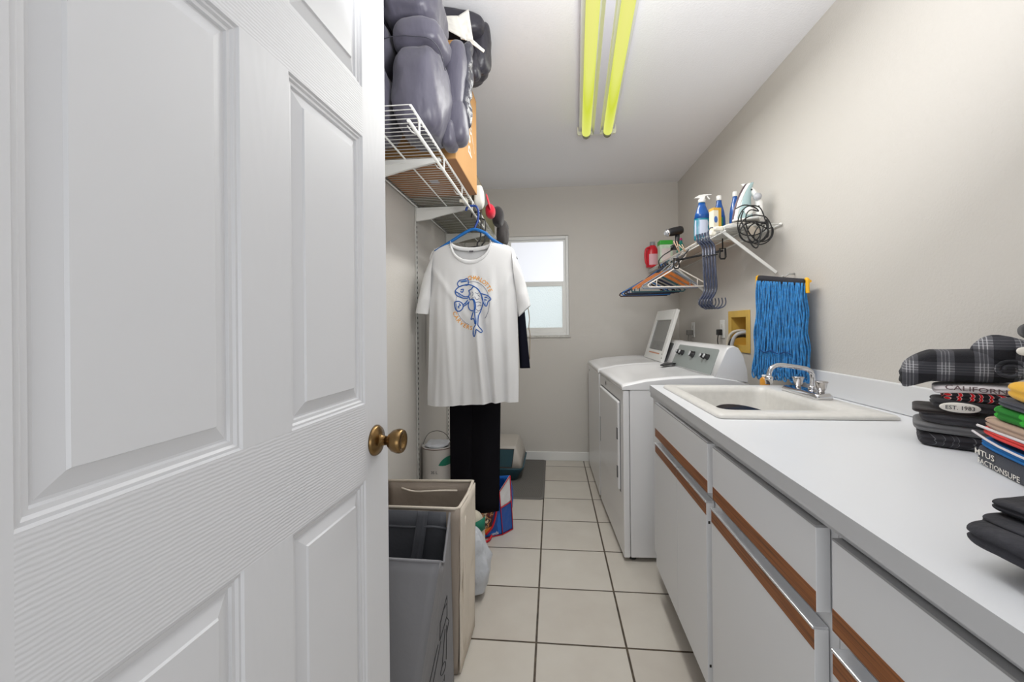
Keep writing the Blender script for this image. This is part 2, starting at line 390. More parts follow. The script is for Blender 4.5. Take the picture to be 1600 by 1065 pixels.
for i in (0, 2, 4):
    rect(us[i], us[i+1], DZ0, DZ1, 0) if i != 2 else None
for j in range(0, len(zs)-1, 2):
    rect(us[1], us[4], zs[j], zs[j+1], 1)
for z0, z1 in PZ: rect(us[2], us[3], z0, z1, 0)
PROF = [(0, 0), (.0025, -.0035), (.006, -.0035), (.009, -.0065), (.0135, -.0070), (.0155, -.0105), (.0185, -.0105), (.0375, -.0042), (.0395, -.0012)]
for u0, u1 in PX:
    for z0, z1 in PZ:
        rings = [[D3(u0+i, z0+i, d), D3(u1-i, z0+i, d), D3(u1-i, z1-i, d), D3(u0+i, z1-i, d)] for i, d in PROF]
        o = len(b.v); b.v += [p for r_ in rings for p in r_]
        for a in range(len(rings)-1):
            for q in range(4):
                b.f.append([o+a*4+q, o+a*4+(q+1) % 4, o+(a+1)*4+(q+1) % 4, o+(a+1)*4+q]); b.mi.append(2); b.sm.append(False)
        l_ = o+(len(rings)-1)*4; b.f.append([l_, l_+1, l_+2, l_+3]); b.mi.append(0); b.sm.append(False)
vs = [D3(0, DZ0, 0), D3(DW, DZ0, 0), D3(DW, DZ1, 0), D3(0, DZ1, 0), D3(0, DZ0, -DT), D3(DW, DZ0, -DT), D3(DW, DZ1, -DT), D3(0, DZ1, -DT)]
b.add(vs, [(4, 7, 6, 5), (0, 4, 5, 1), (1, 5, 6, 2), (2, 6, 7, 3), (3, 7, 4, 0)], 2)
struct('door_leaf', b, [DOORV, DOORH, DOORP], None, door)
kc = D3(.702, .952, 0)
b = B().lathe([(0, 0), (.0335, 0), (.0335, .003), (.030, .008), (.018, .013), (.011, .016), (.010, .024)], kc, ND, 40)
rose = struct('door_knob_rose', b, BRASS, 'round antique brass rose', door)
b = B().lathe([(.010, .022), (.010, .030), (.016, .033), (.0235, .042), (.0262, .052), (.0262, .058), (.0240, .0635), (.0225, .0645), (.0150, .0615), (.0145, .0585), (0, .0585)], kc, ND, 40)
struct('door_knob', b, BRASS, 'antique brass door knob', rose)

# ------------------------------------------------------------------ fluorescent fixture
FA = math.radians(-3.2); FR = Matrix.Rotation(FA, 3, 'Z'); fc = V((.2845, 2.66, 0))
def FX(x, y, z): return FR @ V((x, y, 0))+fc+V((0, 0, z))
fx = thing('fluorescent_ceiling_light', (fc.x-.03, fc.y-.6, 2.34), 'long ceiling light fixture with two glowing yellow green tubes', 'ceiling light')
def fbox(b, x0, x1, y0, y1, z0, z1): b.add([FX(x, y, z) for x in (x0, x1) for y in (y0, y1) for z in (z0, z1)], [(0, 1, 3, 2), (4, 6, 7, 5), (0, 4, 5, 1), (2, 3, 7, 6), (0, 2, 6, 4), (1, 5, 7, 3)])
b = B(); fbox(b, -.108, .108, -1.40, -.01, 2.405, CH-.001)
rr = [[FX(x, y, z) for x, z in [(-.03, 2.405), (-.018, 2.372), (.018, 2.372), (.03, 2.405)]] for y in (-1.40, -.03)]
b.loft(rr, True, True, smooth=False); obj('housing', b, mat('fixture_white', srgb(214, 214, 224), .35), fx, bevel=.002)
b = B(); rr = [[FX(x, y, z) for x, z in [(-.118, 2.395), (-.112, 2.384), (.112, 2.380), (.118, 2.39), (.118, CH-.001), (-.118, CH-.001)]] for y in (-.016, .0)]
b.loft(rr, smooth=False); obj('end_cap', b, mat('fixture_cream', srgb(226, 226, 205), .4), fx)
for i, x in enumerate((-.064, .064)):
    t_ = obj('tube', B().tube([FX(x, -1.39, 2.377), FX(x, -.06, 2.377)], .0265, 24), TUBE, fx, label='glowing yellow green tube')
    obj('socket', B().tube([FX(x, -.060, 2.377), FX(x, -.018, 2.377)], .024, 16), mat('socket_grey', srgb(150, 155, 120), .5), fx)

# ================================================================== CABINETS AND COUNTER
def fx_at(y): return .461-(2.05-y)*.0183      # the run stands very slightly out of square
CE0, CE1 = .25, 2.055
SX0, SX1, SY0, SY1 = .540, .985, 1.355, 1.945     # hole for the sink
b = B(); ct0, ct1 = .881, .914
def q(x0, x1, y0, y1): b.quadbox([(x0(y0), y0), (x1(y0), y0), (x1(y1), y1), (x0(y1), y1)], ct0, ct1)
K = lambda v: (lambda y: v)
FE = lambda y: fx_at(y)-.004
bt = B(); fe0, fe1 = FE(CE0), FE(CE1)
# one continuous top with a rectangular hole
O_ = [(fe0, CE0), (1.092, CE0), (1.092, CE1), (fe1, CE1)]; I_ = [(SX0, SY0), (SX1, SY0), (SX1, SY1), (SX0, SY1)]
vs = [V((x, y, z)) for z in (ct1, ct0) for x, y in O_+I_]
fs = []
for k_ in (0, 8):
    for i in range(4): fs.append((k_+i, k_+(i+1) % 4, k_+4+(i+1) % 4, k_+4+i))
for i in range(4): fs.append((i, (i+1) % 4, 8+(i+1) % 4, 8+i)); fs.append((4+i, 4+(i+1) % 4, 12+(i+1) % 4, 12+i))
bt.add(vs[:8]+vs[8:], [f for f in fs[:8]]+fs[8:])
ctop = thing('countertop', (.77, 1.15, ct0), 'long white laminate countertop over the base cabinets', 'countertop')
slab = obj('worktop', bt, [LAMTOP, LAMEDGE], ctop)
for p_ in slab.data.polygons:
    if abs(p_.normal.x) > .9 and p_.center.x+.77 < .5: p_.material_index = 1
obj('underside_rail', B().quadbox([(.4505, CE0), (.4590, CE0), (.4690, CE1-.004), (.4605, CE1-.004)], .8600, .8808), LAMEDGE, ctop)
obj('backsplash', B().box(1.074, 1.093, CE0, 1.93, .915, 1.008), LAM, ctop, bevel=.003, label='low white backsplash with a pale top edge')

def cabinet(y0, y1, dy0, dy1, doors, label, far_end=False):
    t = thing('base_cabinet', (.77, (y0+y1)/2, 0), label, 'cabinet', None)
    f = lambda y: .4595+(y-.76)*.0052
    b = B(); b.quadbox([(f(y0)+.006, y0), (1.09, y0), (1.09, y1), (f(y1)+.006, y1)], .13, .655)
    b.quadbox([(f(y0)+.006, y0), (.53, y0), (.53, y1), (f(y1)+.006, y1)], .655, .8805)
    if far_end: b.quadbox([(.53, y1-.018), (1.09, y1-.018), (1.09, y1), (.53, y1)], .655, .8805)
    obj('carcass', b, LAM, t)
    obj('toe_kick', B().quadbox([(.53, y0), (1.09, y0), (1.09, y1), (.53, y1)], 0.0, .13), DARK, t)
    th = .0195
    def front(nm, a, c, z0, z1, woodtop, parent=t):
        w = .035; e = .0035
        if woodtop: zb0, zb1 = z1-w-e, z1-e; pz0, pz1 = z0, zb0
        else: zb0, zb1 = z0, z0+w; pz0, pz1 = zb1, z1-e
        P_ = lambda y, d, z: V((f(y)-d, y, z))
        def fb(a, c, d0, d1, z0, z1): return [P_(a, d0, z0), P_(c, d0, z0), P_(c, d1, z0), P_(a, d1, z0), P_(a, d0, z1), P_(c, d0, z1), P_(c, d1, z1), P_(a, d1, z1)]
        F = [(0, 1, 2, 3), (4, 7, 6, 5), (0, 4, 5, 1), (1, 5, 6, 2), (2, 6, 7, 3), (3, 7, 4, 0)]
        o = obj(nm, B().add(fb(a, c, -.004, th, z0, z1-e), F), LAM, parent, bevel=.001)
        obj('wood_band', B().add(fb(a+.0006, c-.0006, th-.0005, th+.0008, zb0, zb1), F), WOOD, o, label='brown oak grain band')
        if woodtop: obj('edge_lip', B().add(fb(a, c, -.004, th+.003, z1-e, z1+.0015), F), ALU, o, bevel=.0012, label='shiny pale metal top lip')
        else: obj('edge_lip', B().add(fb(a, c, -.004, th, z1-e, z1), F), DGREY, o, label='grey top edge of the drawer front')
        return o
    front('drawer', dy0, dy1, .711, .858, False)
    for a, c in doors:
        o = front('door', a, c, .140, .681, True)
    return t
cabinet(1.247, 2.048, 1.267, 1.905, [(1.2790, 1.578), (1.581, 1.905)], 'white two door sink cabinet with brown wood bands, farthest from the camera', True)
cabinet(.741, 1.245, .758, 1.226, [(.764, 1.238)], 'white one door base cabinet with brown wood bands, middle of the row')
cabinet(.235, .739, .26, .716, [(.26, .716)], 'white base cabinet with brown wood bands, nearest the camera')
for z_ in (.617, .198):
    dr_ = [o for o in bpy.data.objects if o.name == 'door.001'] or [bpy.data.objects['door']]
    dd_ = bpy.data.objects['door']; obj('hinge', B().box(.4478, .4535, 1.2782, 1.2792, z_, z_+.008), DARK, dd_, label='small dark hinge mark')
# ------------------------------------------------------------------ sink
SINKM = mat('off_white_speckled_composite', srgb(222, 220, 215), .35, var=.05, vscale=45)
sk = thing('utility_sink', (.76, 1.65, .66), 'deep off-white drop-in utility sink set in the countertop', 'sink')
ox0, ox1, oy0, oy1 = .497, 1.012, 1.322, 1.978; ix0, ix1, iy0, iy1 = .548, .905, 1.412, 1.925
def rr_(x0, x1, y0, y1, z, r, n=5):
    P_ = []
    for cx_, cy_, a0 in ((x1-r, y0+r, -90), (x1-r, y1-r, 0), (x0+r, y1-r, 90), (x0+r, y0+r, 180)):
        for i in range(n+1):
            a = math.radians(a0+90*i/n); P_.append(V((cx_+r*math.cos(a), cy_+r*math.sin(a), z)))
    return P_
rings = [rr_(ox0, ox1, oy0, oy1, .9155, .02), rr_(ox0, ox1, oy0, oy1, .921, .02), rr_(ox0+.006, ox1-.006, oy0+.006, oy1-.006, .927, .02), rr_(ix0-.012, ix1+.012, iy0-.012, iy1+.012, .927, .04),
         rr_(ix0, ix1, iy0, iy1, .921, .04), rr_(ix0+.004, ix1-.004, iy0+.004, iy1-.004, .90, .045), rr_(ix0+.02, ix1-.02, iy0+.02, iy1-.02, .72, .06), rr_(ix0+.05, ix1-.05, iy0+.05, iy1-.05, .69, .07)]
b = B().loft(rings, True, False); n_ = len(rings[0]); b.f.append(list(range(len(b.v)-n_, len(b.v)))); b.mi.append(0); b.sm.append(False)
# outside of the bowl
rings2 = [rr_(ix0-.006, ix1+.006, iy0-.006, iy1+.006, .915, .04), rr_(ix0-.006, ix1+.006, iy0-.006, iy1+.006, .90, .045), rr_(ix0+.012, ix1-.012, iy0+.012, iy1-.012, .715, .06), rr_(ix0+.045, ix1-.045, iy0+.045, iy1-.045, .682, .07)]
b.loft(rings2, True, False); b.f.append(list(range(len(b.v)-n_, len(b.v)))); b.mi.append(0); b.sm.append(False)
b.loft([rings[0], rings2[0]], True, False)
obj('basin', b, SINKM, sk)
obj('drain', B().lathe([(0, 0), (.035, 0), (.04, .002), (.03, .006), (0, .004)], (.72, 1.66, .690), (0, 0, 1)), CHROME, sk)
# dark plastic lid lying in the sink
tag(obj('plate', B().lathe([(0, 0), (.118, 0), (.125, .006), (.122, .016), (.10, .012), (0, .010)], (.706, 1.60, .842), (.10, -.25, 1), 36), mat('black_gloss_plastic', srgb(30, 27, 32), .35)), 'round black plate leaning inside the utility sink', 'plate')
# ------------------------------------------------------------------ faucet
fa = thing('faucet', (.958, 1.70, .927), 'chrome two handle faucet with a high arched spout behind the sink', 'faucet')
b = B().loft([rr_(.928, .990, 1.588, 1.822, .9275, .012), rr_(.928, .990, 1.588, 1.822, .940, .012), rr_(.935, .984, 1.596, 1.814, .949, .012)]); obj('base_plate', b, CHROME, fa)
b = B().tube([(.962, 1.668, .948), (.962, 1.668, .975), (.962, 1.667, 1.000), (.956, 1.665, 1.018), (.938, 1.660, 1.030), (.91, 1.652, 1.036), (.87, 1.640, 1.043), (.835, 1.630, 1.048), (.810, 1.622, 1.046), (.792, 1.617, 1.036), (.784, 1.615, 1.018), (.783, 1.615, 1.008)], .0085, 14, smooth_path=5)
b.lathe([(.014, 0), (.014, .012), (.010, .02)], (.962, 1.668, .948), (0, 0, 1))
sp_ = obj('spout', b, CHROME, fa)
obj('aerator', B().lathe([(.0115, 0), (.0135, -.004), (.0135, -.018), (.0115, -.020), (.0115, -.030), (0, -.030)], (.783, 1.615, 1.010), (0, 0, 1), 18), CHROME, sp_)
for y in (1.612, 1.755):
    b = B().lathe([(.010, 0), (.010, .01), (.014, .013), (.0185, .036), (.0215, .040), (.020, .043), (0, .044)], (.960, y, .948), (0, 0, 1), 12)
    obj('handle', b, mat('clear_acrylic_chrome', srgb(190, 186, 184), .12, metal=.85), fa)
# ================================================================== DRYER
def appliance(name, label, cat, p0, ang, wid, dep=.625, h=.87, console=True):
    """front near corner p0, the front runs away from the camera"""
    a = math.radians(ang); ey = V((-math.sin(a), math.cos(a), 0)); ex = V((math.cos(a), math.sin(a), 0)); p0 = V(p0)
    Q = lambda x, y, z: p0+ex*x+ey*y+V((0, 0, z))
    t = thing(name, (Q(dep/2, wid/2, 0).x, Q(dep/2, wid/2, 0).y, 0), label, cat)
    def bx(b, x0, x1, y0, y1, z0, z1, mi=0): b.add([Q(x, y, z) for x in (x0, x1) for y in (y0, y1) for z in (z0, z1)], [(0, 1, 3, 2), (4, 6, 7, 5), (0, 4, 5, 1), (2, 3, 7, 6), (0, 2, 6, 4), (1, 5, 7, 3)], mi)
    b = B(); bx(b, .034, dep, 0, wid, .022, h); obj('side_cabinet', b, WHITE, t, bevel=.004)
    b = B(); bx(b, 0, .032, 0.001, wid-.001, .020, h-.002); fp = obj('front_panel', b, WHITE, t, bevel=.006, seg=3)
    for y in (.04, wid-.04):
        for x in (.05, dep-.05):
            obj('foot', B().lathe([(.018, 0), (.018, .014), (.008, .016), (.008, .024)], Q(x, y, 0), (0, 0, 1), 12), BLACKP, t)
    # domed top
    prof = [(-.004, h+.002), (-.004, h+.022), (.004, h+.030), (.03, h+.036), (.12, h+.055), (.25, h+.068), (.38, h+.073), (.47, h+.070), (.56, h+.055), (dep+.004, h+.036), (dep+.004, h+.002)]
    ys = [-.003, .0, .010, .022, .036]; 
    rings = []
    for y in ys+[wid-v for v in reversed(ys)]:
        e = min(y+.003, wid+.003-y); k_ = 0.0 if e > .035 else 1-e/.035
        sag = {0: .012}.get(0)*k_*k_
        mid = 0.008 if e > .03 else 0.0
        rings.append([Q(x, y, max(h+.002, z-sag*(1 if z > h+.02 else 0)-(mid if z > h+.037 else 0))) for x, z in prof])
    b = B().loft(rings, True, True); tp = obj('top', b, WHITE, t)
    return t, Q, fp, tp, bx
t, Q, fp, tp, bx = appliance('clothes_dryer', 'white front loading dryer with grey control console beside the countertop', 'dryer', (.352, 2.176, 0), 2.6, .738)
h = .87
# dryer door, recessed pull, badge
def frect(Q, y0, y1, z0, z1, d0, d1, cut=0):
    pts = [(y0, z0+cut), (y0+cut, z0), (y1-cut, z0), (y1, z0+cut), (y1, z1), (y0, z1)] if cut else [(y0, z0), (y1, z0), (y1, z1), (y0, z1)]
    return B().loft([[Q(d0, y, z) for y, z in pts], [Q(d1, y, z) for y, z in pts]], smooth=False)
dd = obj('dryer_door', frect(Q, .075, .665, .335, .800, .004, -.014), WHITE, t, bevel=.010, seg=3, label='hinged door in the dryer front')
obj('seam', frect(Q, .068, .672, .328, .807, .004, -.0015), mat('seam_grey', srgb(96, 96, 98), .5), t)
obj('door_pull', frect(Q, .628, .655, .44, .60, -.012, -.0155), mat('pull_grey', srgb(168, 168, 170), .4), dd, bevel=.001, label='long vertical finger pull')
obj('hinge', frect(Q, .078, .092, .60, .66, -.012, -.017), mat('seam_grey', srgb(96, 96, 98), .5), dd)
obj('hinge', frect(Q, .078, .092, .40, .46, -.012, -.017), mat('seam_grey', srgb(96, 96, 98), .5), dd)
b = B(); text(b, 'M', .040, lambda x, y: Q(-.0012, .500-x, .826+y)); obj('badge', b, BLACKP, t, label='small dark badge')
# console
def console(t, Q, wid, gm, knobs, x0=.455, bot=.070, tall=.215):
    pr = [(x0, h+bot-.006), (x0+.062, h+tall-.012), (x0+.075, h+tall), (x0+.098, h+tall+.005), (x0+.122, h+tall-.006), (x0+.145, h+tall-.045), (x0+.163, h+.10), (x0+.168, h+.038), (x0+.06, h+.05)]
    cxm = sum(p[0] for p in pr)/len(pr)
    rings = []
    for y, s__ in [(.004, .95), (.010, 1.0), (.03, 1.0), (wid-.03, 1.0), (wid-.010, 1.0), (wid-.004, .95)]:
        rings.append([Q(cxm+(x-cxm)*s__, y, z if z < h+.1 else h+.1+(z-h-.1)*s__) for x, z in pr])
    co = obj('console', B().loft(rings, True, True), WHITE, t, label='sloping white control console')
    sl = V((.062, tall-bot-.006)); L = sl.length; sl /= L; nx, nz = -sl.y, sl.x
    C = lambda u, v, d=0: Q(x0+sl.x*v+nx*d, u, h+bot-.006+sl.y*v+nz*d)
    pts = [(.052, .006), (wid-.07, .006), (wid-.07, L-.012), (wid-.075, L-.006), (.085, L-.006), (.075, L-.012)]
    pn = obj('control_panel', B().loft([[C(u, v, -.002) for u, v in pts], [C(u, v, .0025) for u, v in pts]], smooth=False), gm, co, label='grey control panel')
    nrm = (C(0, 0, 1)-C(0, 0, 0)).normalized()
    for u, r in knobs:
        kn = obj('knob', B().lathe([(r, 0), (r, .004), (r*.86, .007), (r*.80, .022), (r*.74, .025), (0, .025)], C(u, L*.62, .002), nrm, 24), BLACKP, co, label='black dial with a bright face')
        uu = (C(1, 0)-C(0, 0)).normalized(); vv = (C(0, 1)-C(0, 0)).normalized(); c0 = C(u, L*.62, .002)
        obj('knob_face', B().sup(c0+nrm*.0262, (uu, vv, nrm), (r*.66, r*.72, .003), ev=3, eh=2.2), mat('silver_knob_face', srgb(208, 210, 212), .22, metal=.5), kn)
    return co, C, L
GP = mat('sage_grey_panel', srgb(146, 153, 151), .38, metal=.15)
co, C, L = console(t, Q, .735, GP, [(.165, .0165), (.215, .0155), (.375, .021), (.545, .0165), (.600, .0165)])
# black remote on the dryer top
tag(obj('hand_tool', B().add([Q(x, y, z) for x, y, z in [(.335, .50, .945), (.345, .475, .945), (.47, .600, .947), (.50, .66, .947), (.485, .67, .947), (.40, .625, .947), (.335, .50, .952), (.345, .475, .952), (.47, .600, .954), (.50, .66, .950), (.485, .67, .950), (.40, .625, .954)]],
    [(0, 1, 2, 3, 4, 5), (11, 10, 9, 8, 7, 6)]+[(i, (i+1) % 6, 6+(i+1) % 6, 6+i) for i in range(6)]), BLACKP, bevel=.002), 'flat black tool lying on top of the dryer', 'hand tool')
# ================================================================== WASHER
t, Q, fp, tp, bx = appliance('washing_machine', 'white top loading washer with its lid raised, in the back corner', 'washer', (.316, 2.962, 0), 1.0, .70)
console(t, Q, .69, mat('dark_grey_panel', srgb(92, 94, 96), .4), [(.2, .02), (.4, .024)], x0=.475)
obj('lock_hole', frect(Q, .60, .616, h-.052, h-.036, .002, -.001), BLACKP, t)
# raised lid with a window
lx, lz = .455, h+.062; top = (.115, .375)
LQ = lambda u, v, d=0: Q(lx+top[0]*v-d*.93, u, lz+top[1]*v+d*.36)
b = B()
def lidbox(b, u0, u1, v0, v1, d0, d1): b.add([LQ(u, v, d) for u in (u0, u1) for v in (v0, v1) for d in (d0, d1)], [(0, 1, 3, 2), (4, 6, 7, 5), (0, 4, 5, 1), (2, 3, 7, 6), (0, 2, 6, 4), (1, 5, 7, 3)])
LU0, LU1 = .085, .60
for a in [(LU0, LU0+.055, 0, 1), (LU1-.055, LU1, 0, 1), (LU0+.055, LU1-.055, 0, .20), (LU0+.055, LU1-.055, .80, 1)]: lidbox(b, *a, -.012, .012)
lid = obj('lid', b, WPLAST, t, bevel=.004, label='raised white lid with a glass window')
k = NT('tinted_lid_glass'); k.b.inputs['Base Color'].default_value = srgb(150, 152, 150); k.b.inputs['Roughness'].default_value = .12; k.b.inputs['Alpha'].default_value = .6; GLASSM = k.m
b = B(); lidbox(b, LU0+.05, LU1-.05, .19, .81, -.002, .003); obj('glass', b, GLASSM, lid)
b = B(); lidbox(b, LU0+.10, LU1-.12, .125, .150, .0121, .0128); obj('warning_label', b, mat('orange_print', srgb(206, 150, 120), .6), lid, label='faded orange warning strip')
for u in (LU0+.012, LU0+.03):
    b = B(); lidbox(b, u-.004, u+.004, .06+(.07 if u > LU0+.02 else 0), .08+(.07 if u > LU0+.02 else 0), .0121, .0135); obj('bumper', b, BLACKP, lid)

# ================================================================== LEFT WIRE SHELF
SZ, SXF = 1.820, -.389
ws = thing('wire_shelf', (-.54, 2.4, 1.77), 'long white wire closet shelf mounted high on the left wall', 'shelf')
b = B(); y = 1.150; 
while y < 3.755:
    b.tube([(-.692, y, SZ+.004), (SXF-.004, y, SZ+.004), (SXF+.002, y, SZ-.002), (SXF+.002, y, SZ-.012)], .0016, 5); y += .0262
obj('cross_wires', b, WIRE, ws)
obj('front_rail', B().tube([(SXF, 1.146, SZ), (SXF, 3.76, SZ)], .0038, 10), WIRE, ws)
obj('hanging_rail', B().tube([(SXF-.008, 1.150, 1.780), (SXF-.008, 3.76, 1.780)], .0052, 12), WIRE, ws)
obj('back_rail', B().tube([(-.690, 1.146, SZ-.002), (-.690, 3.76, SZ-.002)], .0035, 8), WIRE, ws)
obj('middle_rail', B().tube([(-.533, 1.146, SZ-.003), (-.533, 3.76, SZ-.003)], .0032, 8), WIRE, ws)
for y in (1.24, 1.53, 1.84, 2.08, 2.45, 2.95, 3.4):
    obj('rail_tie', B().tube([(SXF, y-.03, SZ), (SXF-.002, y-.012, SZ-.012), (SXF-.006, y, SZ-.034), (SXF-.008, y+.004, SZ-.042)], .0036, 8, smooth_path=3), WIRE, ws)
    obj('rail_hook', B().tube([(SXF-.008, y+.006, 1.781), (SXF-.03, y+.006, 1.792), (SXF-.045, y+.006, 1.812)], .0022, 6), WIRE, ws)
for y in (1.500, 2.115, 2.73, 3.345):
    b = B(); t_ = .007
    pr = [(-.697, 1.812), (-.400, 1.812), (-.396, 1.802), (-.55, 1.770), (-.62, 1.752), (-.697, 1.742)]
    b.loft([[V((x, y-t_, z)) for x, z in pr], [V((x, y+t_, z)) for x, z in pr]], smooth=False)
    pr = [(-.640, 1.789), (-.50, 1.798), (-.50, 1.802), (-.640, 1.799)]
    b.loft([[V((x, y-t_-.002, z)) for x, z in pr], [V((x, y-t_, z)) for x, z in pr]], smooth=False)
    obj('bracket', b, WIRE, ws, bevel=.001, label='tapered white steel bracket')
    b = B().box(LW+.0005, LW+.009, y-.011, y+.011, .16, 1.98)
    st = obj('wall_standard', b, mat('pale_grey_steel', srgb(196, 195, 190), .4), ws, bevel=.0015, label='slotted vertical wall rail')
    b = B(); z = .2
    while z < 1.95:
        b.box(LW+.0085, LW+.0096, y-.004, y-.001, z, z+.012); b.box(LW+.0085, LW+.0096, y+.001, y+.004, z, z+.012); z += .026
    obj('slots', b, DARK, st)
# ------------------------------------------------------------------ things on the shelf
def cbox(nm, x0, x1, y0, y1, z0, z1, m, lab, cat, dark=None):
    t = thing(nm, ((x0+x1)/2, (y0+y1)/2, z0), lab, cat)
    obj('body', B().box(x0, x1, y0, y1, z0, z1-.003), m, t, bevel=.003)
    for i, (a, c) in enumerate(((x0, (x0+x1)/2-.001), ((x0+x1)/2+.001, x1))):
        obj('flap', B().box(a, c, y0, y1, z1-.003, z1), m, t)
    return t
cb = cbox('cardboard_box', -.685, -.352, 1.545, 1.985, 1.8275, 2.270, CARD, 'large tan cardboard box with white lettering on the wire shelf', 'box')
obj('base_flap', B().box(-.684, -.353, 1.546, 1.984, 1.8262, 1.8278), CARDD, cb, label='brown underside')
WPRT = mat('white_print', srgb(236, 232, 224), .7)
b = B()
for i, ch in enumerate('Ped'): text(b, ch, .084, lambda x, y, i=i: V((-.3515, 1.780+y*1.35, 2.068-i*.050-x*1.0)))
obj('lettering', b, WPRT, cb, label='white printed letters running down the side')
b = B()
for i in range(3): b.add([(-.3515, 1.80+.032*i, 2.12-.03*i+dz) if k_ < 2 else (-.3515, 1.86+.032*i, 2.055-.03*i+dz) for k_, dz in ((0, 0), (1, .006), (2, .006), (3, 0))], [(0, 1, 2, 3)])
obj('stripe_print', b, WPRT, cb)
tag(obj('paper_label', B().box(-.520, -.485, 1.78, 1.81, 1.8190, 1.8197), mat('pale_label', srgb(190, 186, 196), .6)), 'small pale label stuck under the cardboard box, seen through the wires', 'label') if False else obj('shipping_label', B().box(-.520, -.482, 1.762, 1.798, 1.8256, 1.8261), mat('pale_label', srgb(190, 186, 196), .6), cb, label='small pale label on the underside')
cbox('storage_box', -.68, -.40, 2.00, 2.42, 1.8265, 2.02, mat('grey_brown_board', srgb(128, 120, 104), .85), 'grey brown box on the shelf behind the large cardboard box', 'box')
cbox('storage_box', -.68, -.42, 2.46, 3.10, 1.8265, 1.96, mat('olive_board', srgb(112, 108, 78), .85), 'low olive brown box on the shelf above the white t-shirt', 'box')
# white clip / charger on the front of the shelf
t = thing('plastic_clip', (-.375, 2.05, 1.80), 'cream plastic clip on the shelf rail beside the blue hanger', 'clip')
CREAM = mat('cream_plastic', srgb(226, 222, 208), .5)
obj('body', B().box(-.420, -.3995, 1.965, 2.010, 1.7865, 1.8125), CREAM, t, bevel=.003)
obj('tab', B().box(-.435, -.420, 1.97, 1.985, 1.792, 1.806), CREAM, t, bevel=.002)
tag(obj('folded_towel', B().sup((-.365, 2.13, 1.860), ((1, 0, 0), (0, 1, 0), (0, 0, 1)), (.024, .05, .060), amp=.004, fr=20, seed=4), fab('cream_cloth', srgb(226, 224, 216))), 'cream white cloth bundle at the shelf edge left of the red cap', 'cloth')
def cap(nm, c, rot, m1, m2, lab, brim=True):
    R_ = Matrix.Rotation(rot, 3, 'Z'); t = thing(nm, c, lab, 'cap')
    c = V(c); ax = (R_ @ V((1, 0, 0)), R_ @ V((0, 1, 0)), V((0, 0, 1)))
    obj('crown', B().sup(c+V((0, 0, .062)), ax, (.082, .075, .062), ev=2.2, eh=2.1, fn=lambda q, h: V((h.x, h.y, max(h.z, -.052)))), m1, t)
    if brim:
        rings = [[c+ax[0]*x_+ax[1]*y_+V((0, 0, z_)) for x_, y_, z_ in [(.055+.085*math.cos(a)*k_, .070*math.sin(a), .012+.010*math.cos(a)*(1-k_)+dz)]][0] for dz in (0,) for k_ in (1,) for a in [math.radians(-90+180*i/14) for i in range(15)]]
        up = [p+V((0, 0, .004)) for p in rings]
        b = B(); n = len(rings); b.add(rings+up, [tuple(range(n))[::-1], tuple(range(n, 2*n))]+[(i, (i+1) % n, n+(i+1) % n, n+i) for i in range(n)]); obj('brim', b, m2, t)
    return t
REDF = fab('bright_red_cloth', srgb(214, 20, 52)); CHARF = fab('charcoal_cloth', srgb(66, 62, 62)); DKF = fab('near_black_cloth', srgb(34, 29, 32))
# caps stand on their side, leaning on the shelf edge
t = thing('baseball_cap', (-.34, 2.42, 1.83), 'bright red cap hooked over the front of the wire shelf', 'cap')
obj('crown', B().sup((-.352, 2.42, 1.866), ((1, 0, 0), (0, 1, 0), (0, 0, 1)), (.028, .06, .040), ev=2.2, eh=2.2, amp=.002, fr=30), REDF, t)
obj('brim', B().sup((-.353, 2.36, 1.903), ((.25, 0, -1), (0, 1, 0), (1, 0, .25)), (.045, .05, .004), ev=3, eh=2.2), REDF, t)
t = thing('baseball_cap', (-.32, 2.52, 1.83), 'black cap between the red cap and the grey cloth on the shelf', 'cap')
obj('crown', B().sup((-.322, 2.53, 1.862), ((1, 0, 0), (0, 1, 0), (0, 0, 1)), (.036, .08, .060), ev=2.3, eh=2.2, amp=.004, fr=18), DKF, t)
tag(obj('grey_cloth', B().sup((-.315, 2.72, 1.800), ((1, 0, 0), (0, 1, 0), (0, 0, 1)), (.036, .09, .080), ev=2.6, eh=2.6, amp=.008, fr=22, seed=3), CHARF), 'dark grey cloth hanging over the shelf edge above the window', 'cloth')

# ------------------------------------------------------------------ comforter
SATIN = mat('slate_satin', srgb(82, 80, 94), .42, bump=.35, bscale=10, bdist=.022, sheen=.2, scale=(1.6, 1, .7))
SATD = mat('dark_crumpled_satin', srgb(58, 58, 68), .30, bump=.5, bscale=60, bdist=.006)
AX = ((1, 0, 0), (0, 1, 0), (0, 0, 1))
cm = thing('comforter', (-.5, 1.38, 1.827), 'puffy slate grey satin comforter folded on the wire shelf beside the door', 'comforter')
def lobe(b, c, hf, seed, rotz=0, roty=0, amp=.010, fr=9, ev=2.5, eh=2.7, nu=72, nv=54, floor=None):
    R_ = Matrix.Rotation(rotz, 3, 'Z') @ Matrix.Rotation(roty, 3, 'Y')
    c = V(c)
    def fn(q, h):
        n1 = noise.noise(V((h.x*38+seed, h.y*30, h.z*14)))*.0035+noise.noise(V((h.x*12, h.y*70+seed, h.z*20)))*.002
        h = h*(1+n1*14*min(1, amp*120)*.9)
        if floor is not None: h.z = max(h.z, floor-c.z)
        return h
    b.sup(c, [R_ @ V(a) for a in AX], hf, ev=ev, eh=eh, nu=nu, nv=nv, amp=amp, fr=fr, seed=seed, fn=fn)
FL = 1.8275
b = B()
lobe(b, (-.428, 1.400, 1.965), (.086, .125, .145), 1, 0, .0, .012, 9, 3.2, 3.4, floor=FL)          # big front lobe
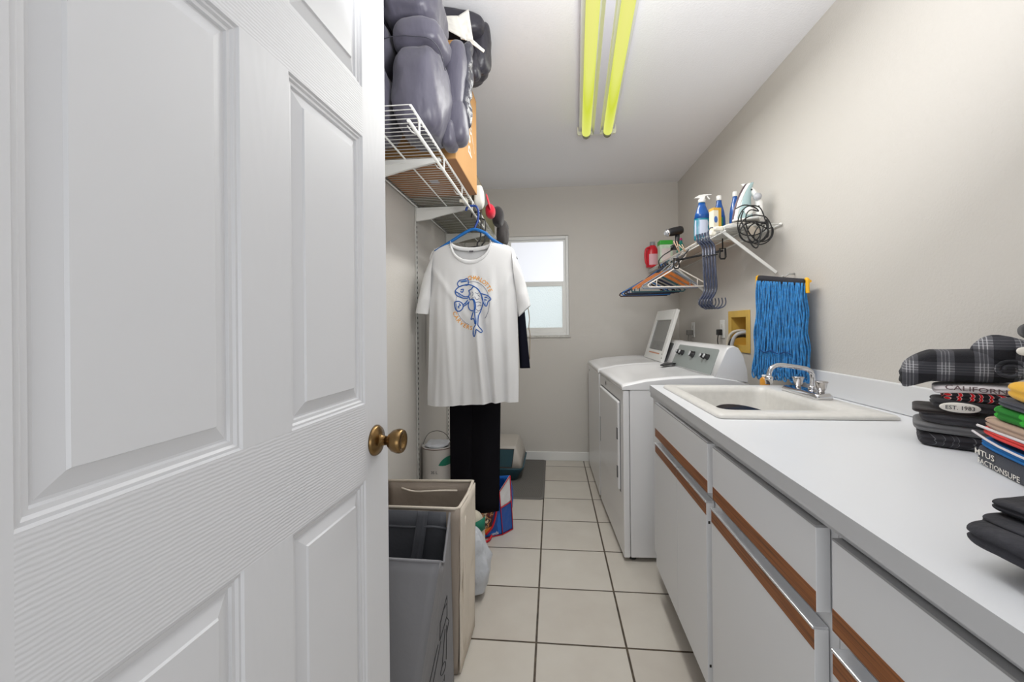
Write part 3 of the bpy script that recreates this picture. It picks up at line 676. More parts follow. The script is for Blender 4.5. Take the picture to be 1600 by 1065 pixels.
lobe(b, (-.425, 1.400, 2.140), (.088, .125, .052), 2, 0, 0, .006, 9, 3.0, 3.4)      # above the seam
lobe(b, (-.450, 1.405, 2.262), (.092, .125, .080), 3, 0, .12, .012, 9, 2.8, 3.2)
lobe(b, (-.600, 1.350, 1.935), (.084, .150, .120), 4, 0, 0, .010, 9, 2.8, 3.4, floor=FL)
lobe(b, (-.605, 1.350, 2.120), (.088, .150, .085), 5, 0, 0, .010, 9, 2.8, 3.2)
lobe(b, (-.605, 1.370, 2.28), (.088, .140, .080), 6, 0, 0, .010)
o = obj('folded_body', b, SATIN, cm)
b = B(); lobe(b, (-.3525, 1.455, 1.868), (.0265, .050, .050), 10, 0, 0, .003, ev=3, eh=3)
lobe(b, (-.331, 1.475, 2.070), (.036, .050, .140), 8, 0, .06, .005, ev=3, eh=3); lobe(b, (-.330, 1.470, 1.920), (.038, .050, .080), 9, 0, -.06, .004, ev=3, eh=3)
obj('hanging_fold', b, SATIN, cm, label='slate folds drooping over the shelf front')
b = B(); lobe(b, (-.298, 1.490, 2.090), (.020, .030, .130), 11, 0, .06, .010, 28); lobe(b, (-.302, 1.490, 2.005), (.018, .03, .095), 12, 0, -.05, .010, 30); obj('ruffled_edge', b, SATD, cm, label='shiny dark ruffled edge')
b = B().tube([(-.512, 1.268, 2.098), (-.47, 1.262, 2.100), (-.42, 1.264, 2.096), (-.37, 1.272, 2.090), (-.345, 1.30, 2.07), (-.338, 1.34, 2.03)], .0016, 6, smooth_path=5); obj('seam', b, SATD, cm)
# folded white pillowcase and black jacket on the cardboard box
PL = lambda u, v, y=1.552: V((-.403+(u-690)*.0024, y, 2.373-(v-22)*.00256))
b = B(); cloth_panel(b, [PL(683, 24), PL(716, 28, 1.545), PL(729, 64, 1.548), PL(696, 44)], seed=3, amp=.004); cloth_panel(b, [PL(711, 29), PL(733, 19, 1.548), PL(740, 66, 1.545), PL(720, 60)], seed=5, amp=.004)
cloth_panel(b, [PL(728, 62, 1.550), PL(740, 64, 1.547), PL(757, 77, 1.56), PL(755, 80, 1.56)], seed=6, amp=.002)
tag(obj('folded_pillowcase', b, fab('ivory_cloth', srgb(232, 229, 220)), solid=.005), 'ivory folded cloth tucked between the grey comforter and the black jacket', 'cloth')
b = B(); lobe(b, (-.360, 1.640, 2.385), (.105, .060, .046), 34, .1, .12, .006, 16, 3, 3.5); lobe(b, (-.400, 1.80, 2.355), (.140, .14, .075), 31, .1, .0, .012, 12, 3, 3, floor=2.273); lobe(b, (-.278, 1.70, 2.330), (.036, .055, .095), 32, 0, .06, .010, 16, 3, 3)
lobe(b, (-.310, 1.68, 2.255), (.034, .035, .060), 33, 0, .1, .006, 20, 3, 3)
JK = mat('black_nylon', srgb(50, 49, 58), .42, bump=.45, bscale=40, bdist=.006)
tag(obj('black_jacket', b, JK), 'crumpled black nylon jacket piled on top of the cardboard box', 'jacket')

# ================================================================== HANGING CLOTHES
YH = 2.04
sh = thing('t_shirt', (-.40, YH, 1.62), 'white t-shirt with a blue and orange fish print on a blue hanger', 't-shirt')
def lerp(a, c, t): return a+(c-a)*t
rows = [  # z, left x, right x
 (1.612, -.492, -.292), (1.603, -.530, -.245), (1.590, -.565, -.205), (1.575, -.590, -.185), (1.545, -.603, -.172), (1.48, -.604, -.168), (1.40, -.604, -.167), (1.30, -.605, -.168), (1.20, -.608, -.168), (1.10, -.611, -.167), (1.0, -.614, -.166), (.92, -.618, -.166), (.86, -.620, -.167), (.822, -.620, -.168)]
def bounds(z):
    for (z0, a0, b0), (z1, a1, b1) in zip(rows, rows[1:]):
        if z <= z0 and z >= z1:
            t = (z0-z)/(z0-z1); return lerp(a0, a1, t), lerp(b0, b1, t)
    return rows[0][1:] if z > rows[0][0] else rows[-1][1:]
def folds(x, z):
    k_ = max(0, min(1, (1.50-z)/.45)); g_ = lambda c0, sl, w, a: a*math.exp(-((x-c0-sl*(1.2-z))/w)**2)
    f = .008*math.sin((x+.40)*30+1.2*math.sin(z*4))+.005*math.sin((x+.4)*75+2+z*3)
    f += g_(-.335, .10, .014, -.022)+g_(-.362, .09, .012, .018)+g_(-.505, .06, .014, .013)+g_(-.44, -.02, .012, -.010)+g_(-.285, .03, .012, .013)+g_(-.255, .05, .013, -.014)+g_(-.215, .0, .012, .012)+g_(-.56, -.03, .014, .012)
    f *= k_
    f += .006*math.exp(-(((x+.56)*.8+(z-1.45)*.6)/.012)**2)*max(0, min(1, (1.52-z)/.06))*max(0, min(1, (z-1.1)/.2))
    f += .006*math.exp(-(((x+.21)*.8-(z-1.42)*.5)/.012)**2)*max(0, min(1, (1.52-z)/.06))*max(0, min(1, (z-1.1)/.2))
    return f+.003*noise.noise(V((x*16, z*9, 0)))
def sfront(x, z):
    a, c = bounds(z); u = (x-a)/(c-a)*2-1; u = max(-1, min(1, u))
    th = .028+.016*min(1, (1.6-z)/.3) if z < 1.6 else .018
    edge = (1-abs(u)**3.2)
    return YH-th*edge-folds(x, z)*(1 if edge > .2 else edge/.2)
# neck opening: front collar drops to z 1.527 in the middle
ncx, nw = -.392, .098
def ncut(x, drop): 
    d = (x-ncx)/nw
    return 1.614-drop*math.sqrt(max(0, 1-d*d)) if abs(d) < 1 else 9
nx_ = 60; b = B(); front = []; back = []; NZ = 56
for j in range(NZ+1):
    fr_, bk_ = [], []
    for i in range(nx_+1):
        t_ = i/nx_; z = lerp(1.612, .822, (j/NZ)**1.25); 
        a, c = bounds(z); x = lerp(a, c, t_)
        hem = .010*math.sin(x*9+.5) * (j/NZ)**6
        zf = min(z, ncut(x, .092)); zb = min(z, ncut(x, .030))
        fr_.append(V((x, sfront(x, zf), zf-hem))); bk_.append(V((x, YH+(YH-sfront(x, z))*.75+.004, zb-hem)))
    front.append(fr_); back.append(bk_)
b.loft(front, False, False); b.loft(back, False, False)
for side in (0, nx_): b.loft([[r_[side] for r_ in front], [r_[side] for r_ in back]], False, False)
# shoulders closed outside the neck opening
for i in range(nx_):
    if abs(front[0][i].x-ncx) >= nw*.96 and abs(front[0][i+1].x-ncx) >= nw*.96: b.add([front[0][i], front[0][i+1], back[0][i+1], back[0][i]], [(0, 1, 2, 3)], 0, True)
obj('shirt_body', b, TEE, sh)
# sleeves
def sleeve(top_in, top_out, bot_in, bot_out, sgn):
    b = B(); rings = []
    for j in range(11):
        t = j/10; p = V(top_in).lerp(V(bot_in), t); q_ = V(top_out).lerp(V(bot_out), t)
        q_ += (V(top_out)-V(top_in)).normalized()*0.0+V((sgn*.012*math.sin(math.pi*t), 0, .0))
        ring = []
        for k_ in range(20):
            a = 2*math.pi*k_/20; m_ = (p+q_)/2; w_ = (q_-p)/2
            ring.append(m_+w_*math.cos(a)+V((0, -(.020+.012*t)*math.sin(a)+.004*math.sin(t*9+k_), 0)))
        rings.append(ring)
    b.loft(rings, True, False)
    inner = [[c_2+(p-c_2)*.94 for p in r_] for r_ in rings[::-1] for c_2 in [sum(r_, V((0, 0, 0)))/len(r_)]]
    return b
# (x,z) pairs: the sleeve runs from the shoulder seam down to its cuff
bS = sleeve((-.600, YH, 1.34), (-.577, YH, 1.592), (-.612, YH, 1.262), (-.676, YH, 1.268), -1); obj('sleeve', bS, TEE, sh, label='left sleeve in the picture')
bS = sleeve((-.172, YH, 1.34), (-.196, YH, 1.588), (-.163, YH, 1.245), (-.104, YH, 1.300), 1); obj('sleeve', bS, TEE, sh, label='right sleeve in the picture')
# collar band
pts = [V((ncx+nw*math.cos(a), sfront(ncx+nw*math.cos(a)*.98, 1.55)-.003, 1.616-.096*math.sin(a))) for a in [math.pi*i/24 for i in range(25)]]
rings = [[p+V((0, 0, .0)), p+V((0, -.003, -.004)), p+V((0, -.003, -.016)), p+V((0, .002, -.020))] for p in pts]
b = B().loft(rings, False, False)
ptb = [V((ncx+nw*math.cos(a), YH+.018*math.sin(a)-.004, 1.616-.026*math.sin(a))) for a in [math.pi*i/24 for i in range(25)]]
b.loft([[p, p+V((0, -.002, -.004)), p+V((0, -.002, -.016)), p+V((0, .002, -.020))] for p in ptb], False, False)
obj('collar', b, TEE, sh, solid=.0015)
obj('neck_label', B().box(-.405, -.385, YH+.009, YH+.010, 1.566, 1.574), mat('label_grey', srgb(90, 88, 92), .8), sh)
# print: traced drawing laid on the cloth
def G(a, c): return (-.4757+(690+a/8.88-708)*.00309, 1.4475-(420+c/8.88-430)*.0031)
def ink(b, pts, r=.0018, sm=3, closed=False):
    P3 = [V((x, sfront(x, z)-.0008, z)) for x, z in [G(*p) for p in pts]]
    P3 = spline(P3, sm, closed) if sm else P3
    P3 = [V((p.x, sfront(p.x, p.z)-.0006, p.z)) for p in P3]
    b.tube(P3, r, 6, closed=closed)
INK = mat('royal_blue_print', srgb(38, 92, 168), .8); INK2 = mat('light_blue_print', srgb(112, 158, 214), .8); ORG = mat('orange_print_ink', srgb(232, 160, 48), .8)
NVY = mat('navy_print', srgb(58, 74, 120), .8)
b = B()
arc = [(435+235*math.cos(math.radians(t)), 480-300*math.sin(math.radians(t))) for t in range(108, -52, -8)]
ink(b, arc, .0009, 2); arc = [(435+235*math.cos(math.radians(t)), 480+300*math.sin(math.radians(-t))) for t in range(160, 262, 8)]; ink(b, arc, .0009, 2)
obj('ring_print', b, NVY, sh)
b = B()
for p in [[(240, 248), (218, 205), (250, 158), (310, 150), (362, 136), (368, 222), (300, 225), (240, 248)], [(268, 182), (355, 168)], [(240, 248), (190, 300), (205, 362), (260, 392), (320, 408), (365, 402), (388, 340), (378, 300), (412, 288), (440, 240), (365, 218), (300, 228), (240, 248)],
          [(188, 312), (225, 330), (265, 358), (320, 385), (372, 382)], [(262, 290), (302, 280), (288, 322), (258, 312)], [(440, 240), (505, 282), (545, 350), (575, 430), (572, 500), (540, 590), (512, 660), (508, 780)],
          [(385, 395), (395, 430), (455, 428), (480, 520), (468, 600), (476, 700), (486, 770)], [(552, 348), (640, 375), (692, 428), (652, 458), (628, 522), (592, 490), (560, 400)], [(365, 430), (330, 470), (292, 500)], [(385, 455), (345, 492), (300, 520)],
          [(185, 460), (240, 450), (292, 490), (290, 550), (238, 588), (195, 560), (182, 500), (185, 460)], [(240, 480), (262, 505), (235, 520), (245, 545)], [(380, 452), (370, 520), (402, 576), (460, 572), (458, 470), (440, 432)],
          [(486, 770), (446, 830), (438, 905), (456, 938), (482, 880), (492, 838), (540, 882), (558, 860), (518, 800), (508, 775)], [(452, 585), (408, 702), (450, 690), (472, 765)], [(600, 400), (640, 400)], [(598, 430), (632, 440)]]:
    ink(b, p, .0027)
obj('fish_print', b, INK, sh)
b = B()
for p in [[(255, 175), (340, 158)], [(225, 350), (290, 400), (360, 415)], [(392, 225), (470, 258), (525, 320)], [(210, 480), (205, 545)], [(620, 395), (660, 425)], [(600, 440), (618, 505)], [(500, 640), (490, 760)], [(455, 860), (452, 910)], [(325, 490), (360, 452)]]: ink(b, p, .0016)
obj('highlight_print', b, INK2, sh)
b = B()
for p in [[(430, 320), (445, 350), (425, 385)], [(470, 330), (495, 345), (520, 335)], [(465, 390), (490, 430), (525, 410)], [(500, 360), (530, 385)], [(480, 470), (520, 460), (545, 480)], [(500, 520), (530, 505), (555, 515)], [(485, 560), (515, 585), (545, 560)], [(480, 610), (505, 600)], [(410, 330), (400, 370)], [(450, 400), (420, 410)]]: ink(b, p, .0012)
obj('scale_print', b, NVY, sh)
def arctext(b, s, cx, cy, rx, ry, a0, a1, size, inward=False):
    for i, ch in enumerate(s):
        a = math.radians(a0+(a1-a0)*i/(len(s)-1)); px, py = cx+rx*math.cos(a), cy-ry*math.sin(a)
        tx, ty = (rx*math.sin(a), ry*math.cos(a)) if not inward else (-rx*math.sin(a), -ry*math.cos(a))
        L_ = math.hypot(tx, ty); tx, ty = tx/L_, ty/L_; nx2, ny2 = ty, -tx
        def fn(x, y):
            gx, gz = G(px+(tx*x+nx2*y)*8.88, py+(ty*x+ny2*y)*8.88); return V((gx, sfront(gx, gz)-.0016, gz))
        text(b, ch, size, fn)
b = B(); arctext(b, 'CHARLOTTE', 432, 478, 258, 325, 99, 30, 9.0)
arctext(b, 'CARVERS', 435, 480, 300, 366, 203, 264, 9.0, True); obj('lettering', b, ORG, sh, label='orange curved lettering')
# hangers for clothes
def hanger(nm, x, y, ztip, zneck, half, drop, m, lab, zr=1.7855, rail_x=None, grp=None, r=.0045, yaw=0):
    t = thing(nm, (x, y, zneck-.02), lab, 'hanger', grp)
    rx = rail_x if rail_x is not None else x
    c, s = math.cos(yaw), math.sin(yaw); T = lambda u, z, v=0: V((x+u*c-v*s, y+u*s+v*c, z))
    b = B().tube([T(-half, zneck-drop), T(-half*.55, zneck-drop*.42), T(-.02, zneck-.004), T(0, zneck), T(.02, zneck-.004), T(half*.55, zneck-drop*.42), T(half, zneck-drop)], r, 8, smooth_path=5)
    b.tube([T(-half, zneck-drop), T(-half-.006, zneck-drop-.012), T(-half+.006, zneck-drop-.022), T(half-.006, zneck-drop-.022), T(half+.006, zneck-drop-.012), T(half, zneck-drop)], r*.8, 8)
    obj('hanger_body', b, m, t)
    hk = [T(0, zneck), T(.003, zneck+.02), T(.018, zneck+.045), T(.022, ztip-.018), T(.012, ztip), T(-.006, ztip+.004), T(-.024, ztip-.006), T(-.030, ztip-.024)]
    obj('hook', B().tube(hk, r*.85, 8, smooth_path=5), m, t)
    return t
BLUEP = mat('blue_plastic', srgb(26, 104, 176), .3); NAVYP = mat('dark_blue_plastic', srgb(34, 66, 140), .3)
t = thing('coat_hanger', (-.385, YH, 1.62), 'blue plastic hanger holding the white t-shirt on the shelf rail', 'hanger')
b = B().tube([(-.575, YH, 1.572), (-.49, YH, 1.622), (-.440, YH, 1.652), (-.400, YH, 1.672), (-.380, YH, 1.676), (-.358, YH, 1.672), (-.320, YH, 1.654), (-.285, YH, 1.622), (-.21, YH, 1.575)], [.0075]*1+[.008], 10, smooth_path=5)
obj('hanger_body', b, BLUEP, t)
obj('hook', B().tube([(-.376, YH, 1.674), (-.372, YH, 1.690), (-.361, YH, 1.712), (-.356, YH, 1.745), (-.358, YH, 1.772), (-.368, YH, 1.789), (-.384, YH, 1.7915), (-.402, YH, 1.790), (-.414, YH, 1.781), (-.418, YH, 1.768)], .0055, 10, smooth_path=5), NAVYP, t, label='dark blue hook')
# black trousers behind the shirt
def cloth_col(b, x0, x1, y, z0, z1, th, nf, seed, zr=None, amp=.01, dz=None, lean=0):
    rings = []
    for j in range(31):
        t = j/30; z = lerp(z1, z0, t); a = lerp(x0[0], x0[1], t); c = lerp(x1[0], x1[1], t); ring = []
        for k_ in range(48):
            an = 2*math.pi*k_/48; u = math.cos(an); x = (a+c)/2+(c-a)/2*math.copysign(abs(u)**.7, u)
            yy = y-lean*max(0, (t-.55)/.45)-th*math.copysign(abs(math.sin(an))**.8, math.sin(an))
            yy += amp*math.sin(nf*(x-a)/(c-a)*math.pi*2+seed)*(.3+.7*t)*(1 if math.sin(an) > 0 else -.5)
            ring.append(V((x, yy, z+(dz(x) if dz and j == 30 else 0))))
        rings.append(ring)
    b.loft(rings, True, True)
    return b
tr = thing('trousers', (-.40, 2.16, .28), 'long black trousers hanging behind the white t-shirt', 'trousers')
b = B(); cloth_col(b, (-.560, -.522), (-.400, -.405), 2.165, .285, 1.57, .020, 1.0, 0, amp=.004, dz=lambda x: .02, lean=.07)
obj('trouser_leg', b, BLACKF, tr)
b = B(); cloth_col(b, (-.400, -.430), (-.26, -.274), 2.155, .275, 1.57, .026, 1.2, 1, amp=.008, lean=.06)
obj('trouser_leg', b, BLACKF, tr)
b = B(); cloth_col(b, (-.575, -.560), (-.25, -.26), 2.16, 1.52, 1.57, .026, 0, 0, amp=0); obj('waistband', b, BLACKF, tr)
hanger('trouser_hanger', -.385, 2.16, 1.7905, 1.615, .17, .03, BLACKP, 'black hanger holding the black trousers behind the t-shirt')
lsx = thing('long_sleeve_shirt', (-.37, 2.30, .97), 'navy black long sleeve top hanging behind the trousers, one sleeve showing', 'shirt')
b = B(); cloth_col(b, (-.60, -.59), (-.20, -.21), 2.30, .98, 1.60, .03, 2, 2, amp=.008); obj('top_body', b, NAVYF, lsx)
b = B(); cloth_col(b, (-.19, -.178), (-.150, -.122), 2.28, .972, 1.30, .018, 1, 3, amp=.004); cloth_col(b, (-.24, -.19), (-.20, -.150), 2.285, 1.28, 1.58, .02, 1, 1, amp=.003); obj('sleeve', b, NAVYF, lsx)
b = B(); cloth_col(b, (-.640, -.648), (-.606, -.618), 2.28, 1.04, 1.56, .018, 1, 3, amp=.003); obj('sleeve', b, NAVYF, lsx)
obj('drawstring', B().tube([(-.130, 2.262, 1.30), (-.122, 2.258, 1.24), (-.126, 2.256, 1.19), (-.120, 2.258, 1.15), (-.124, 2.258, 1.02)], .0022, 6, smooth_path=4), mat('tan_cord', srgb(150, 134, 110), .8), lsx)
hanger('coat_hanger', -.385, 2.30, 1.7905, 1.63, .19, .05, BLACKP, 'black hanger holding the navy long sleeve top')

# ================================================================== FLOOR THINGS ON THE LEFT
TANB = mat('taupe_laminated_fabric', srgb(158, 146, 134), .6, bump=.3, bscale=22, bdist=.01)
TANL = mat('cream_fabric_edge', srgb(214, 204, 190), .7, bump=.2, bscale=60)
GRYB = mat('grey_nonwoven_fabric', srgb(128, 128, 132), .62, bump=.25, bscale=20, bdist=.01)
GRYD = mat('dark_grey_lining', srgb(78, 80, 86), .6, bump=.35, bscale=18, bdist=.01)
# taupe laundry bag
x0, x1, y0, y1, zt = -.675, -.325, 1.412, 1.665, .578
t = thing('laundry_bag', (-.5, 1.54, 0), 'tall taupe fabric laundry bag standing behind the grey bag', 'laundry bag')
def bagshell(x0, x1, y0, y1, z0, zt, seed, dip=0, skew=0, tin=.012):
    b = B(); c = {}
    bot = [(x0+tin, y0+tin), (x1-tin-skew, y0+tin), (x1-tin, y1-tin), (x0+tin, y1-tin)]; top_ = [(x0, y0), (x1, y0), (x1+.0, y1), (x0, y1)]
    for i in range(4):
        j = (i+1) % 4
        cloth_panel(b, [(*bot[i], z0), (*bot[j], z0), (*top_[j], zt), (*top_[i], zt)], seed=seed+i, amp=.012)
    b.add([(*p, z0) for p in bot], [(0, 1, 2, 3)]); return b
o = obj('bag_shell', bagshell(x0, x1, y0, y1, .004, zt, 1), TANB, t, solid=.004)
b = B().tube([(x0, y0, zt), (x1-.01, y0, zt), (x1, y0+.01, zt), (x1+.004, (y0+y1)/2, zt-.004), (x1+.004, y1-.01, zt+.006), (x1-.012, y1, zt+.002), (x0, y1, zt-.004)], .0055, 8); obj('rim', b, TANL, t, label='cream bound rim')
b = B(); cloth_panel(b, [(x1+.002, y0+.05, .06), (x1+.004, y0+.085, .06), (x1+.006, y0+.085, zt-.06), (x1+.004, y0+.05, zt-.06)], amp=.006, seed=4); cloth_panel(b, [(x1-.002, y0+.01, .01), (x1+.008, y1-.03, .02), (x1+.012, y1-.01, zt), (x1+.002, y0+.02, zt)], amp=.014, seed=9); obj('side_panel', b, TANL, t, solid=.004, label='cream outer side')
obj('strap', B().tube([(x0+.06, y1-.008, zt-.03), (x0+.12, y1-.02, zt-.038), (x1-.12, y1-.024, zt-.030), (x1-.06, y1-.010, zt-.034)], .004, 6, smooth_path=4), TANL, t)
# grey laundry bag
x0, x1, y0, y1, zt = -.66, -.300, 1.105, 1.375, .575
t = thing('laundry_bag', (-.5, 1.24, 0), 'grey fabric laundry bag with a dark lining, nearest the open door', 'laundry bag')
b = B()
GB0, GB1, GT0, GT1 = V((-.405, y0+.005, .004)), V((-.338, y1, .004)), V((-.308, y0, zt-.005)), V((-.346, y1, zt+.005))
cloth_panel(b, [(x0, y0, .004), GB0, GT0, (x0, y0, zt)], seed=1, amp=.008)
GM = GT0.lerp(GT1, .35)+V((0, 0, -.060)); GMb = GB0.lerp(GB1, .35)
cloth_panel(b, [GB0, GMb, GM, GT0], seed=3, amp=.003); cloth_panel(b, [GMb, GB1, GT1, GM], seed=2, amp=.005)
cloth_panel(b, [(x0, y0, .004), (x0, y1, .004), (x0, y1, zt+.005), (x0, y0, zt)], seed=5)
b.add([(x0, y0, .005), GB0, GB1, (x0, y1, .005)], [(0, 1, 2, 3)])
obj('bag_shell', b, GRYB, t, solid=.003)
b = B(); cloth_panel(b, [(-.352, y1-.012, .01), (x0, y1-.012, .01), (x0, y1-.012, zt+.016), (-.356, y1-.010, zt+.012)], seed=7, amp=.008); obj('back_panel', b, GRYD, t, solid=.003, label='dark grey back lining')
obj('rim', B().tube([(x0, y0-.001, zt), GT0, GM, GT1], .004, 6), GRYB, t)
b = B(); cloth_panel(b, [(-.480, y1-.045, .36), (-.440, y1-.045, .36), (-.415, y1-.014, zt+.014), (-.450, y1-.014, zt+.014)], amp=.004, seed=2); obj('carry_strap', b, GRYD, t, solid=.003)
obj('lining_fold', B().tube([(x0, y1-.008, zt-.035), (-.5, y1-.014, zt-.040), (-.40, y1-.018, zt-.034), (x1-.05, y1-.008, zt-.045)], .005, 6, smooth_path=4), GRYD, t)
# line drawing of clothes pegs on the side of the bag
def SP(u, v):  # u 0..1 along the side (near->far), v height
    u -= .22; k_ = (v-.004)/(zt-.004); a_ = GB0.lerp(GT0, k_); c_2 = GB1.lerp(GT1, k_); p = a_.lerp(c_2, u)
    return V((p.x+.011, p.y-.004, v))
b = B()
def dl(pts, sm=3, r=.0013): b.tube([SP(*p) for p in pts], r, 5, smooth_path=sm)
for pts in [[(.62, .33), (.86, .37), (.90, .30), (.66, .27), (.62, .33)], [(.70, .35), (.88, .345)], [(.60, .27), (.38, .16)], [(.70, .26), (.52, .145)], [(.84, .27), (.80, .16)], [(.90, .27), (.92, .16)], [(.88, .30), (.98, .27), (.90, .24)]]: dl(pts, 0)
for cu, cv, ru, rv in ((.43, .145, .09, .017), (.84, .148, .07, .016)): b.tube([SP(cu+ru*math.cos(a), cv+rv*math.sin(a)) for a in [2*math.pi*i/16 for i in range(16)]], .0013, 5, closed=True)
text(b, 'WASH', .030, lambda x, y: SP(.62+x*6.5, .088+y+.25*x), True)
obj('peg_drawing', b, mat('dark_print', srgb(44, 44, 48), .8), t, label='dark line drawing and lettering')

# paint tub on an upturned crate hidden behind the bags
tt = thing('paint_bucket', (-.605, 2.10, .36), 'white paint can with a green label patch and wire handle beside the trousers', 'paint can')
pc = V((-.613, 2.190, .338)); 
WCAN = mat('white_paper_label', srgb(214, 210, 204), .6, var=.05, vscale=12)
obj('can', B().lathe([(0, 0), (.083, 0), (.083, .006), (.0815, .010), (.0800, .225), (.082, .229), (.082, .236), (.076, .236), (.074, .228), (0, .228)], pc, (0, 0, 1), 40), WCAN, tt)
obj('drips', B().sup(pc+V((0, 0, .240)), AX, (.062, .060, .014), amp=.010, fr=45, seed=3), mat('dried_white_paint', srgb(224, 227, 232), .3), tt, label='dried white paint on the lid')
b = B().tube([pc+V((.0815*math.cos(a), .0815*math.sin(a), .230)) for a in [math.radians(t_) for t_ in range(-170, -10, 10)]], .0022, 6); obj('rust_ring', b, mat('rust', srgb(88, 52, 42), .7), tt)
def CP(a, z, r=.0824): return pc+V((r*math.cos(math.radians(a)), r*math.sin(math.radians(a)), z))
GRN = mat('green_label_ink', srgb(22, 122, 96), .6)
b = B(); cols_ = [(-72, .150, .152), (-66, .148, .166), (-58, .146, .178), (-48, .145, .186), (-38, .146, .190), (-28, .147, .190), (-18, .148, .190)]
b.loft([[CP(a, lo_+(hi_-lo_)*i/6, .0828) for i in range(7)] for a, lo_, hi_ in cols_], False, False); obj('green_swatch', b, GRN, tt)
def cyl(b, s, size, a0, z0): text(b, s, size, lambda x, y: CP(a0+math.degrees(x/.082), z0+y, .0822))
b = B(); cyl(b, '35 L', .020, -88, .108); cyl(b, 'WHITE PAINT', .011, -92, .072); cyl(b, 'interior eggshell', .009, -98, .052) if False else None
obj('label_print', b, mat('grey_print', srgb(96, 96, 100), .7), tt)
obj('wire_handle', B().tube([pc+V((-.080, 0, .205)), pc+V((-.078, .006, .245)), pc+V((-.055, .014, .288)), pc+V((-.015, .018, .304)), pc+V((.03, .016, .296)), pc+V((.062, .010, .262)), pc+V((.081, 0, .205))], .0016, 6, smooth_path=5), mat('dull_wire', srgb(96, 94, 90), .4, metal=.8), tt)
t = thing('storage_crate', (-.60, 2.165, 0), 'dark crate under the paint can, mostly hidden behind the laundry bags', 'crate')
obj('body', B().box(-.69, -.535, 2.09, 2.26, 0, .337), mat('dark_grey_plastic', srgb(70, 70, 72), .6), t, bevel=.006)
# white grey plastic grocery bag
PLAS = mat('thin_white_plastic', srgb(196, 200, 206), .3, bump=.6, bscale=26, bdist=.012)
b = B(); b.sup((-.385, 1.865, .150), AX, (.100, .085, .150), ev=2.6, eh=2.2, nu=56, nv=36, amp=.020, fr=17, seed=5, fn=lambda q, h: V((h.x*(1-.30*max(0, q.z))+.006*math.sin(9*math.atan2(h.y, h.x)), h.y*(1-.35*max(0, q.z)), max(h.z, -.148)*(1))))
t = thing('grocery_bag', (-.385, 1.86, 0), 'crumpled white plastic grocery bag on the tiles behind the taupe bag', 'plastic bag'); obj('bag_body', b, PLAS, t)
obj('bag_handle', B().sup((-.395, 1.86, .300), AX, (.030, .02, .028), amp=.008, fr=30, seed=8), PLAS, t)
# green and cream sack
k_m = pat('cream_green_sack_print', 'wave', [(0, srgb(214, 208, 190)), (.45, srgb(30, 140, 110))], 1.0) 
b = B(); b.sup((-.405, 1.998, .160), AX, (.073, .042, .160), ev=3, eh=3, amp=.006, fr=14, seed=2, fn=lambda q, h: V((h.x, h.y, max(h.z, -.158))))
t = thing('pet_food_sack', (-.405, 1.998, 0), 'cream and green sack standing between the plastic bag and the trousers', 'sack')
obj('sack_body', b, fab('cream_paper', srgb(208, 200, 182), .3, 60), t)
b = B()
rows_ = [[V((-.405+.0745*math.cos(a), 1.998-.0445*abs(math.sin(a))**.75, z+.03*(math.cos(a)))) for a in [math.pi*i/16 for i in range(17)]] for z in (.205, .235, .262)]
b.loft(rows_, False, False); obj('green_band', b, GRN, t, solid=.002)
# blue shopping bag with red piping
bb = thing('shopping_bag', (-.335, 2.42, 0), 'glossy blue printed shopping bag with red piping below the trousers', 'shopping bag')
BLU = pat('glossy_blue_print', 'noise', [(0, srgb(18, 78, 160)), (.45, srgb(26, 104, 196)), (.62, srgb(70, 160, 224))], 9, .5, .35)
RED = mat('red_piping', srgb(206, 26, 40), .45)
A_, B_, C_, D_ = V((-.425, 2.335, .004)), V((-.298, 2.405, .004)), V((-.246, 2.475, .004)), V((-.37, 2.52, .004))
At, Bt, Ct, Dt = V((-.430, 2.335, .17)), V((-.312, 2.385, .255)), V((-.258, 2.455, .325)), V((-.38, 2.50, .30))
b = B(); cloth_panel(b, [A_, B_, Bt, At], amp=.010, seed=3); cloth_panel(b, [C_, D_, Dt, Ct], amp=.006, seed=5); cloth_panel(b, [D_, A_, At, Dt], amp=.006, seed=6); b.add([A_, B_, C_, D_], [(0, 1, 2, 3)])
obj('bag_front', b, BLU, bb, solid=.003)
b = B(); Mid = B_.lerp(Bt, .62); Mic = C_.lerp(Ct, .52); cloth_panel(b, [B_, C_, Mic, Mid], amp=.004, seed=8); obj('bag_side', b, mat('deep_blue_print', srgb(34, 84, 168), .35), bb, solid=.003)
b = B(); cloth_panel(b, [Mid, Mic, Ct, Bt], amp=.003, seed=9); obj('side_top', b, mat('white_gloss_print', srgb(222, 222, 224), .35), bb, solid=.003, label='white upper side panel')
off = V((.003, -.003, 0))
for pts in ([B_+off, Mid+off, Bt+off], [C_+off, Mic+off, Ct+off], [B_+off, C_+off], [Mid+off, Mic+off], [Bt+off, Ct+off], [A_+off, B_+off]): obj('piping', B().tube(pts, .0026, 6), RED, bb)
fo = V((.0, -.006, 0)); FPt = lambda u, v: A_.lerp(B_, u).lerp(At.lerp(Bt, u), v)+V((.003, -.007, 0))
b = B(); P_ = [(.0, .22), (.55, .25), (.88, 1.0), (.0, 1.02)]; cloth_panel(b, [FPt(*p) for p in P_], amp=.003, seed=3); obj('food_photo_print', b, pat('brown_picture_print', 'noise', [(0, srgb(54, 24, 26)), (.42, srgb(120, 44, 36)), (.5, srgb(196, 140, 90)), (.56, srgb(60, 30, 30)), (.62, srgb(222, 200, 170))], 26, .8, .4), bb, label='brown and cream food picture')
